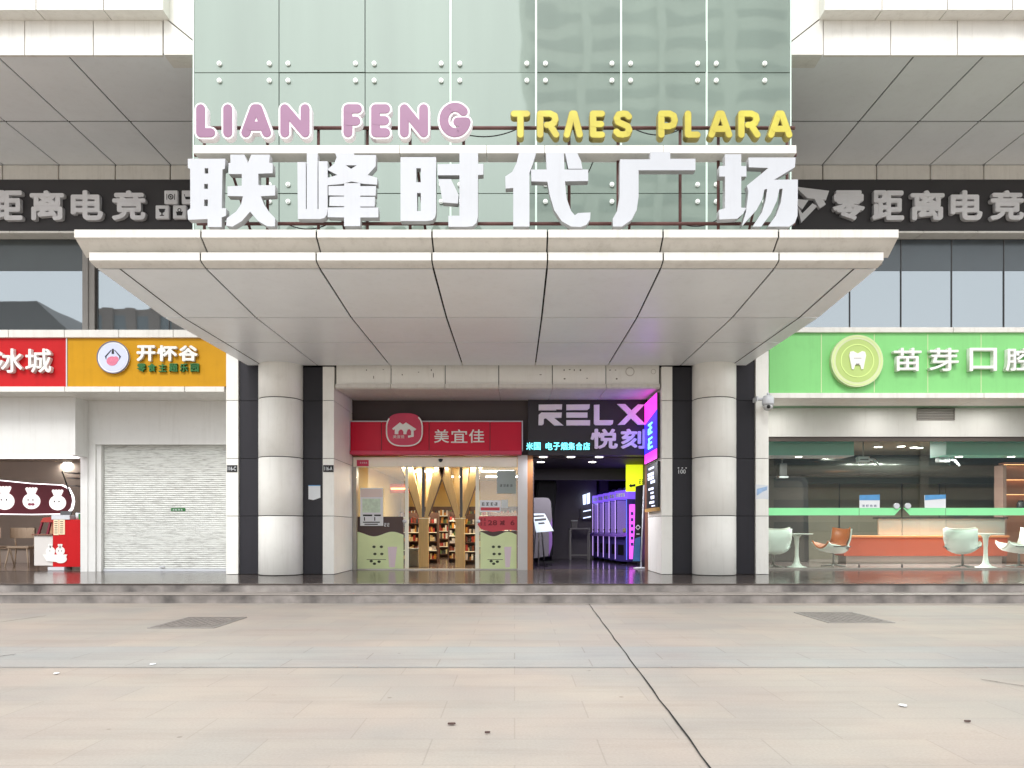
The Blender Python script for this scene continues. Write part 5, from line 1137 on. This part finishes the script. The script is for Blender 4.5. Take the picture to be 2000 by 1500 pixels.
for px, py, lab in ((1560, 886, 'downlight under the left teal bulkhead'), (1873, 886, 'downlight under the right teal bulkhead near the door'), (1975, 886, 'downlight under the right teal bulkhead at far right')):  # the left one is an added light that brightens the chairs
    z_ = Z(889, 20.6)-.006; d4 = 20.85; t = thing('downlight', lab, 'downlight', (X(px, d4), d4, z_), 'downlights in the clinic ceiling')
    obj('ring', B().lathe(X(px, d4), d4, [(.12, z_-.012), (.13, z_-.001)], 16), WHITE_M, t); obj('lamp', B().lathe(X(px, d4), d4, [(.09, z_-.02), (.09, z_-.0125)], 16), LAMP, t); glow(t, (X(px, d4), d4-.1, z_-.05), .2, 42, (1, .98, .95))
for px, lab in ((1686, 'white ceiling unit on an arm behind the left clinic door'), (1842, 'white ceiling unit on an arm behind the right clinic door')):
    d4 = 21.2; t = thing('ceiling_unit', lab, 'ceiling unit', (X(px, d4), d4, Z(903, d4)), 'white units hanging in the clinic')
    obj('body', B().box(X(px-12, d4), X(px+10, d4), d4-.1, d4+.1, Z(903, d4), Z(892, d4), .02), WHITE_M, t)
    obj('slot', B().box(X(px-9, d4), X(px+7, d4), d4-.104, d4-.1005, Z(899, d4), Z(897, d4)), GREY_D, t)
    obj('stem', B().tube((X(px, d4), d4, Z(892, d4)), (X(px, d4), d4, 3.99), .02, 8), GREY_M, t)
    obj('arm', B().tube((X(px+10, d4), d4, Z(897, d4)), (X(px+18, d4), d4-.1, Z(899, d4)), .035, 10).tube((X(px+18, d4), d4-.1, Z(899, d4)), (X(px+26, d4), d4-.15, Z(911, d4)), .045, 10, .02), WHITE_M, t)
for px, lab in ((1527, 'dark hanging lamp box before the black arch'),):
    d4 = 22; t = thing('ceiling_unit', lab, 'ceiling unit', (X(px, d4), d4, Z(934, d4)), 'white units hanging in the clinic')
    obj('body', B().box(X(px-8, d4), X(px+7, d4), d4-.15, d4+.1, Z(930, d4), Z(905, d4), .02), GREY_D, t); obj('tray', B().box(X(px-9, d4), X(px+8, d4), d4-.2, d4+.1, Z(934, d4), Z(931, d4)), WHITE_M, t)
    obj('stem', B().tube((X(px, d4), d4, Z(905, d4)), (X(px, d4), d4, 3.99), .025, 8), GREY_M, t)
ds = thing('reception_desk', 'burnt orange reception desk with pale grey panels', 'reception desk', (X(1800, 23.2), 23.2, G+.006)); d3 = 23.0
obj('front', B().box(X(1648, d3), X(1968, d3), d3, d3+.7, Z(1086, d3), Z(1050, d3), .01), ORANGE_D, ds); obj('ledge', B().box(X(1646, d3), X(1970, d3), d3-.05, d3+.75, Z(1050, d3)+.001, Z(1046, d3), .01), ORANGE_T, ds)
obj('plinth', B().box(X(1655, d3), X(1960, d3), d3+.08, d3+.65, G+.007, Z(1086, d3)-.001), mat('taupe plinth', (168, 150, 144), .3, .05), ds)
for a, c in ((1716, 1762), (1762.5, 1848), (1848.5, 1963)): obj('grey_panel', B().box(X(a, d3+.3), X(c, d3+.3)-.01, d3+.3, d3+.36, Z(1046, d3)+.002, Z(1013, d3+.3)), GREYDESK, ds)
obj('counter_top', B().box(X(1714, d3+.3), X(1965, d3+.3), d3+.2, d3+.6, Z(1013, d3+.3)+.001, Z(1011, d3+.3)+.01), BLACK, ds)
mo = thing('desk_monitor', 'black monitor seen from behind on the reception desk', 'monitor', (X(1858, 23.4), 23.4, Z(1011, 23.3)+.012))
obj('screen_back', B().box(X(1850, 23.4), X(1890, 23.4), 23.38, 23.43, Z(1010, 23.4)+.02, Z(1010, 23.4)+.22, .01), BLACK, mo); obj('stand', B().box(X(1866, 23.4), X(1874, 23.4), 23.36, 23.45, Z(1011, 23.3)+.012, Z(1010, 23.4)+.018), GREY_D, mo)
# tulip tables
def tulip(px, dd, lab, zt_):
    x = X(px, dd); t = thing('round_table', lab, 'table', (x, dd, G+.006), 'white pedestal tables in the clinic')
    obj('tabletop', B().lathe(x, dd, [(.30, zt_-.03), (.435, zt_-.012), (.44, zt_), (.43, zt_+.006)], 40), CHAIRW, t)
    obj('pedestal', B().lathe(x, dd, [(.28, G+.007), (.27, G+.02), (.15, G+.05), (.085, G+.13), (.055, G+.30), (.05, G+.55), (.07, zt_-.12), (.13, zt_-.031)], 32), CHAIRW, t)
tulip(1556, 20.9, 'white pedestal table in front of the black arch', 1.29); tulip(1925, 20.7, 'white pedestal table in front of the orange desk', 1.30)
CUSH = mat('pale grey cushion', (206, 206, 196), .55, .05)
def lounge(loc, rz, lab):
    t = thing('swivel_chair', lab, 'chair', (0, 0, 0), 'white and tan swivel chairs in the clinic')
    # side outline swept across: seat pan that folds up into the back, wings at the sides
    def shellb(off, w0, w1, th, name, m):
        b = B(); prof = [(-.42, .46), (-.36, .42), (0, .36), (.22, .36), (.30, .44), (.38, .66), (.42, .90)]
        n = len(prof); g = []
        for i, (y, z) in enumerate(prof):
            w_ = w0+(w1-w0)*min(1, i/3) if i < 3 else w1
            row = []
            for k in range(9):
                u = k/4-1; c_ = abs(u)**2.2
                lift = .16*c_*(1 if i < 4 else .25); fwd = -.16*c_*(1 if i >= 4 else 0)
                row.append(Vector((u*w_, y+fwd-off*.6, z+lift+off)))
            g.append(row)
        vs = [[b.bm.verts.new(p) for p in r] for r in g]
        for i in range(n-1):
            for k in range(8): b.bm.faces.new([vs[i][k], vs[i][k+1], vs[i+1][k+1], vs[i+1][k]]).smooth = True
        bmesh.ops.recalc_face_normals(b.bm, faces=b.bm.faces); b.bm.normal_update()
        lo = [[b.bm.verts.new(v.co-v.normal*th*(1 if v.normal.z >= 0 else -1)) for v in r] for r in vs]
        for i in range(n-1):
            for k in range(8): b.bm.faces.new([lo[i][k], lo[i+1][k], lo[i+1][k+1], lo[i][k+1]]).smooth = True
        ring = [(0, k) for k in range(9)]+[(i, 8) for i in range(1, n)]+[(n-1, k) for k in range(7, -1, -1)]+[(i, 0) for i in range(n-2, 0, -1)]
        for (i, k), (i2, k2) in zip(ring, ring[1:]+ring[:1]): b.bm.faces.new([vs[i][k], lo[i][k], lo[i2][k2], vs[i2][k2]])
        bmesh.ops.recalc_face_normals(b.bm, faces=b.bm.faces); return obj(name, b, m, t)
    shellb(0, .36, .40, .035, 'shell', CHAIRW); shellb(.036, .33, .355, .03, 'cushion', TAN)
    obj('trim', B().tube((-.40, -.30, .52), (-.42, .24, .50), .012, 8).tube((.40, -.30, .52), (.42, .24, .50), .012, 8), BLACK, t)
    obj('pedestal', B().lathe(0, 0, [(.035, .04), (.03, .33), (.12, .345)], 16), GREY_M, t)
    b = B()
    for k in range(4):
        a = math.pi/4+k*math.pi/2; b.tube((.04*math.cos(a), .04*math.sin(a), .055), (.33*math.cos(a), .33*math.sin(a), .02), .022, 8, .014)
    obj('base', b, GREY_M, t)
    t.location = loc; t.rotation_euler = (0, 0, rz); return t
ch = lounge((X(1510, 20.4), 20.4, G+.006), math.pi, 'white swivel chair turned away beside the pilaster')
ch.scale = (1.0, 1.0, 1.16)
ch2 = copy_tree(ch, (X(1628, 21.0), 21.0, G+.006), -math.pi/2+.25, 'white chair with tan inside facing the left table')
copy_tree(ch, (X(1880, 20.5), 20.5, G+.006), math.pi-.75, 'white chair turned away left of the second table')
copy_tree(ch, (X(1990, 20.9), 20.9, G+.006), -math.pi/2-.1, 'all white swivel chair in profile at the far right')
for c_ in [o for o in bpy.data.objects if o.name.startswith('swivel_chair') and o != ch2]:
    for q in c_.children:
        if q.name.startswith('cushion'): q.material_slots[0].link = 'OBJECT'; q.material_slots[0].material = CUSH
# lit niche shelf
ns = thing('niche_shelf', 'warm lit niche shelf at the far right of the clinic', 'shelf', (X(2010, 24), 24, G+.006)); d3 = 24
obj('back_panel', B().box(X(1962, d3), X(2090, d3), d3+.3, d3+.34, G+.007, 3.5), mat('terracotta niche', (190, 130, 104), .5, .05), ns)
obj('side_panel', B().box(X(1955, d3), X(1962, d3)-.003, d3-.1, d3+.34, G+.007, 3.5), mat('mauve side', (150, 120, 110), .5, .05), ns)
for py in (906, 936, 965, 995):
    sb = obj('shelf_board', B().box(X(1962, d3), X(2090, d3), d3-.08, d3+.299, Z(py, d3), Z(py, d3)+.04), mat('niche board', (150, 96, 76), .5, .05), ns)
    obj('light_strip', B().box(X(1970, d3), X(2088, d3), d3+.2, d3+.24, Z(py, d3)-.014, Z(py, d3)-.001), WARM, sb)
jb = thing('storage_jar', 'dark jar standing on the lit niche shelf', 'jar', (X(1996, d3), d3, Z(995, d3)+.041)); b = B(); b.lathe(X(1996, d3), d3+.05, [(.10, Z(995, d3)+.042), (.12, Z(995, d3)+.1), (.11, Z(995, d3)+.22), (.07, Z(995, d3)+.26)], 18); obj('jar_body', b, GREY_D, jb)
obj('lid', B().lathe(X(1996, d3), d3+.05, [(.075, Z(995, d3)+.261), (.075, Z(995, d3)+.29)], 18), BLACK, jb)
fr_ = thing('picture_frame', 'small dark framed picture on the clinic back wall', 'picture', (X(1920, 26.9), 26.9, Z(933, 26.9))); d3 = 26.85
obj('frame', B().box(X(1910, d3), X(1934, d3), d3, d3+.06, Z(934, d3), Z(914, d3), .01), GREY_D, fr_); obj('picture', B().box(X(1912, d3), X(1932, d3), d3-.004, d3-.0005, Z(931, d3), Z(916, d3)), mat('dim picture', (70, 66, 58), .5, .15, 4), fr_)

# ---------------------------------------------------------------- the snack shop at far left
d3 = 21.2
sb_ = thing('feature_sign', 'maroon rounded sign board with white dumpling shapes in the snack shop', 'sign', (X(60, d3), d3, Z(1003, d3)))
out = [(-200, 1001), (-200, 922)]+[(u, v) for u, v in ((0, 939), (60, 945), (118, 948), (130, 954), (138, 966), (140, 978), (137, 992), (131, 999), (124, 1003), (60, 1004))]
def grow(pts, s): 
    return [(u+(s if u > 100 else 0), v+(-s if v < 960 else s)) for u, v in pts]
obj('edge_light', B().prism([(X(u, d3), Z(v, d3)) for u, v in grow(out, 1.6)], d3+.04, d3+.12), EDGE, sb_)
obj('board', B().prism([(X(u, d3), Z(v, d3)) for u, v in out], d3, d3+.039), MAROON, sb_)
for px, py, r in ((-48, 975, 20), (10, 977, 18.5), (62, 977, 17), (113, 980, 16.2)):
    kx = d3/F; x, z = X(px, d3), Z(py+2, d3); b = B(); b.disc(x, z, r*kx, d3-.02, d3-.001, r*.9*kx)
    for j, a in enumerate((-.42, -.14, .14, .42)): b.stroke([(x+a*.5*r*kx, z+r*.8*kx), (x+a*1.2*r*kx, z+r*1.42*kx)], r*.17*kx, d3-.022, d3-.003)
    o = obj('dumpling_shape', b, emit('lit white shape', (255, 252, 250), .75), sb_)
    b = B()
    for s in (-1, 1): b.disc(x+s*.28*r*kx-.02, z+.15*r*kx, .018, d3-.026, d3-.0205, .03, 10)
    obj('eyes', b, INK, o)
    if px == 62:
        b = B(); b.disc(x-.045, z-.09, .055, d3-.026, d3-.0205, .04, 14); b.disc(x+.045, z-.09, .055, d3-.0275, d3-.0205, .04, 14); obj('mouth', b, ROSE, o)
def small_lamp(px, py, z_, lab, w_=.16):
    d4 = (z_-CZ)*F/(CY-py); t = thing('downlight', lab, 'downlight', (X(px, d4), d4, z_), 'downlights in the snack shop')
    obj('ring', B().lathe(X(px, d4), d4, [(w_+.02, z_+.001), (w_+.025, z_+.03)], 18), WHITE_M, t); obj('lamp', B().lathe(X(px, d4), d4, [(w_, z_-.008), (w_, z_)], 18), LAMP, t); glow(t, (X(px, d4), d4, z_-.03), .25, 110, (1, .95, .89))
for a in ((134, 904, 3.72, 'bright snack shop downlight near the right jamb'), (8, 905, 3.72, 'snack shop downlight at the left edge'), (76, 915, 3.72, 'dim snack shop downlight deeper in')): small_lamp(*a)
d3 = 19.4
rc_ = thing('order_counter', 'red and white order counter with menu and dumpling print', 'counter', (X(112, d3), d3, G+.006)); rx0, rx1 = X(103, d3), X(157, d3)
obj('red_panel', B().box(rx0, rx1, d3, d3+.5, G+.09, Z(1015, d3), .01), RED_S, rc_); wf = obj('white_panel', B().box(X(66, d3), rx0-.004, d3+.01, d3+.7, G+.12, Z(1046, d3), .01), mat('pale counter panel', (214, 210, 206), .45, .03), rc_)
obj('worktop', B().box(X(63, d3), rx0-.004, d3-.03, d3+.75, Z(1046, d3)+.001, Z(1043, d3), .006), WOOD_B, rc_); obj('plinth', B().box(X(96, d3), X(128, d3), d3-.06, d3+.3, G+.007, G+.089), WHITE_M, rc_)
obj('white_cap', B().box(X(101, d3), X(137, d3), d3-.02, d3+.3, Z(1015, d3)+.001, Z(1006, d3), .01), WHITE_M, rc_)
pm = obj('price_list', B().box(X(105, d3), X(115, d3), d3-.012, d3-.001, Z(1045, d3), Z(1014, d3)).box(X(116, d3), X(127, d3), d3-.012, d3-.001, Z(1044, d3), Z(1014, d3)), mat('cream list', (240, 222, 186), .5, .03), rc_)
b = B()
for k in range(7):
    for a in (107, 118): b.box(X(a, d3), X(a+6, d3), d3-.0155, d3-.0125, Z(1018+k*3.7+1.2, d3), Z(1018+k*3.7, d3))
obj('print', b, BROWNP, pm)
dp = B(); kx = d3/F
def dz(px, py, rx, ry, yo): dp.disc(X(px, d3), Z(py, d3), rx*kx, d3-.012-yo, d3-.001, ry*kx, 24)
dz(118, 1076, 9, 8.5, 0); dz(99, 1077, 9, 9, .002); dz(119, 1092, 12, 8, .004)
dp.prism([(X(u, d3), Z(v, d3)) for u, v in ((84, 1083), (132, 1083), (128, 1092), (118, 1098), (92, 1096))], d3-.019, d3-.001)
for px, py in ((118, 1066), (99, 1066)):
    for a in (-3, 0, 3): dp.stroke([(X(px+a*.4, d3), Z(py+3, d3)), (X(px+a, d3), Z(py-2, d3))], 1.5*kx, d3-.016, d3-.002)
do = obj('dumpling_print', dp, WHITE_L, rc_)
b = B()
for px in (115, 121, 98): b.disc(X(px, d3), Z(1076, d3), 1.0*kx, d3-.018, d3-.0145, None, 8)
obj('eyes', b, INK, do)
hood = thing('counter_hood', 'red and glass display hood on the order counter', 'display case', (X(86, d3), d3, Z(1043, d3)))
obj('hood', B().prism([(X(u, d3), Z(v, d3)) for u, v in ((76, 1020), (82, 1011), (103, 1009), (103, 1020))], d3+.05, d3+.6), mat('dull red hood', (170, 56, 48), .4, .06), hood)
for a, c in ((72, 78), (90, 94)): obj('upright', B().prism([(X(a-3, d3), Z(1043, d3)), (X(a+1, d3), Z(1043, d3)), (X(c+2, d3), Z(1020, d3)), (X(c-1, d3), Z(1020, d3))], d3+.06, d3+.12), MAROON, hood)
obj('back_panel', B().box(X(74, d3), X(103, d3), d3+.5, d3+.55, Z(1043, d3)+.002, Z(1020, d3)), mat('tan panel back', (206, 160, 124), .5, .06), hood)
for lab, a, c, u, v, m, nm in (('green box on the order counter beside the jamb', 149, 157, 1013, 1000, GREEN_D, 'carton'), ('white tub on the order counter', 139, 148, 1012, 998, PAPER, 'tub'), ('dark tablet propped on the counter cap', 113, 135, 1006, 998, GREY_D, 'tablet')):
    zb_ = Z(1015, d3)+.002 if nm != 'tablet' else Z(1006, d3)+.002; hgt = (u-v)*kx; t = thing('storage_'+nm if nm != 'tablet' else nm, lab, nm, (X((a+c)/2, d3), d3+.2, zb_))
    if nm == 'tub':
        x = X((a+c)/2, d3); obj('tub', B().lathe(x, d3+.2, [(.05, zb_), (.06, zb_+hgt)], 18), m, t); obj('lid', B().lathe(x, d3+.2, [(.065, zb_+hgt+.001), (.065, zb_+hgt+.015)], 18), BLACK, t)
    elif nm == 'tablet': obj('screen', B().box(X(a, d3), X(c, d3), d3+.1, d3+.13, zb_, zb_+hgt, .005, (R(-15), 'X')), m, t); obj('stand', B().box(X(a+6, d3), X(c-6, d3), d3+.16, d3+.24, zb_, zb_+.03), BLACK, t)
    else: obj('body', B().box(X(a, d3), X(c, d3)-.01, d3+.1, d3+.4, zb_, zb_+hgt-.02, .004), m, t); obj('flap', B().box(X(a, d3), X(c, d3)-.01, d3+.1, d3+.4, zb_+hgt-.019, zb_+hgt, .004), PAPER, t)
ws = thing('wall_shelf', 'grey wire shelf high on the snack shop side wall', 'shelf', (X(143, 20.5), 20.5, Z(935, 20.5))); d3 = 20.5
for py in (925, 935, 950): obj('shelf_board', B().box(X(134+(py-925)*.35, d3), X(156, d3), d3-.2, d3+.3, Z(py, d3), Z(py, d3)+.02), GREY_M, ws)
obj('bracket', B().tube((X(130, d3), d3-.2, Z(922, d3)), (X(146, d3), d3-.2, Z(968, d3)), .018, 8), BLACK, ws)
def cafe_chair(loc, rz, lab):
    t = thing('cafe_chair', lab, 'chair', (0, 0, 0), 'beige chairs in the snack shop')
    b = B(); b.box(-.24, .24, -.22, .24, .44, .49, .02); obj('seat', b, BEIGEC, t)
    b = B()
    for k in range(8):
        a0, a1 = R(200+k*17.5), R(200+(k+1)*17.5)
        p = lambda a, z, r=.27: (r*math.cos(a), -r*math.sin(a)-.02, z)
        for r, in ((.27,),):
            b.quad(p(a0, .68), p(a1, .68), p(a1, .93), p(a0, .93)); b.quad(p(a0, .93, .295), p(a1, .93, .295), p(a1, .68, .295), p(a0, .68, .295)); b.quad(p(a0, .93), p(a1, .93), p(a1, .93, .295), p(a0, .93, .295))
    obj('backrest', b, BEIGEC, t)
    for sx_ in (-1, 1):
        for sy in (-1, 1): obj('leg', B().tube((sx_*.19, sy*.18, .44), (sx_*.25, sy*.25, 0), .022, 8, .014), BEIGEC, t)
        obj('back_post', B().tube((sx_*.2, .2, .48), (sx_*.22, .18, .70), .018, 8), BEIGEC, t)
    t.location = loc; t.rotation_euler = (0, 0, rz); t.scale = (1.2, 1.2, 1.2); return t
cc_ = cafe_chair((X(42, 21.3), 21.3, G+.006), .2, 'beige rounded chair beside the order counter')
copy_tree(cc_, (X(-6, 21.6), 21.6, G+.006), 1.6, 'beige chair half out of view at the left edge')
ben = thing('wall_bench', 'low brown bench along the snack shop back wall', 'bench', (X(-10, 23.6), 23.6, G+.006)); d3 = 23.5
obj('seat', B().box(-18, X(55, d3), d3, d3+.6, .80, .88, .01), BEIGEC, ben); obj('base', B().box(-17.9, X(54, d3), d3+.1, d3+.6, G+.007, .799), BROWNWALL, ben)

# ---------------------------------------------------------------- buildings across the square, behind the camera, seen only as reflections in the glass
def block(name, label, x0, x1, y, dep, h, m, floors, roof=None, cat='building'):
    t = thing(name, label, cat, ((x0+x1)/2, y-dep/2, 0))
    obj('wall', B().box(x0, x1, y-dep, y, 0, h), m, t)
    fh = h/floors; wm = mat(name+' glazing', (92, 104, 112), .25, .1, .3)
    for k in range(floors): obj('window_band', B().box(x0+1, x1-1, y+.002, y+.12, k*fh+fh*.35, k*fh+fh*.8), wm, t)
    for k in range(1, 4): obj('pier', B().box(x0+(x1-x0)*k/4-.6, x0+(x1-x0)*k/4+.6, y+.121, y+.5, 0, h), m, t)
    if roof:
        xm = (x0+x1)/2; obj('roof', B().prism([(x0-1.5, h), (x1+1.5, h), (x1-5, h+roof), (x0+5, h+roof)], y-dep-1, y+1), mat(name+' roof', (70, 66, 68), .7, .1, .5), t)
    return t
block('residential_tower', 'tall residential tower across the square, mirrored in the green glass', .5, 34, -62, 20, 78, mat('tower render', (186, 192, 190), .7, .08, .2), 24)
block('low_block', 'brown low block across the square, mirrored in the left windows', -55, -43, -58, 14, 29.8, mat('brown block', (120, 104, 96), .7, .1, .3), 6)
block('pitched_roof_house', 'grey hipped roof house across the square, mirrored in the left windows', -82, -57, -60, 18, 25.0, mat('grey house', (120, 120, 118), .7, .1, .3), 6, 6)
block('far_block', 'distant low block across the square, far to the right', 36, 125, -66, 16, 19, mat('far block render', (160, 156, 150), .7, .08, .3), 6)  # unseen block, stretched sideways to darken what the clinic glass mirrors
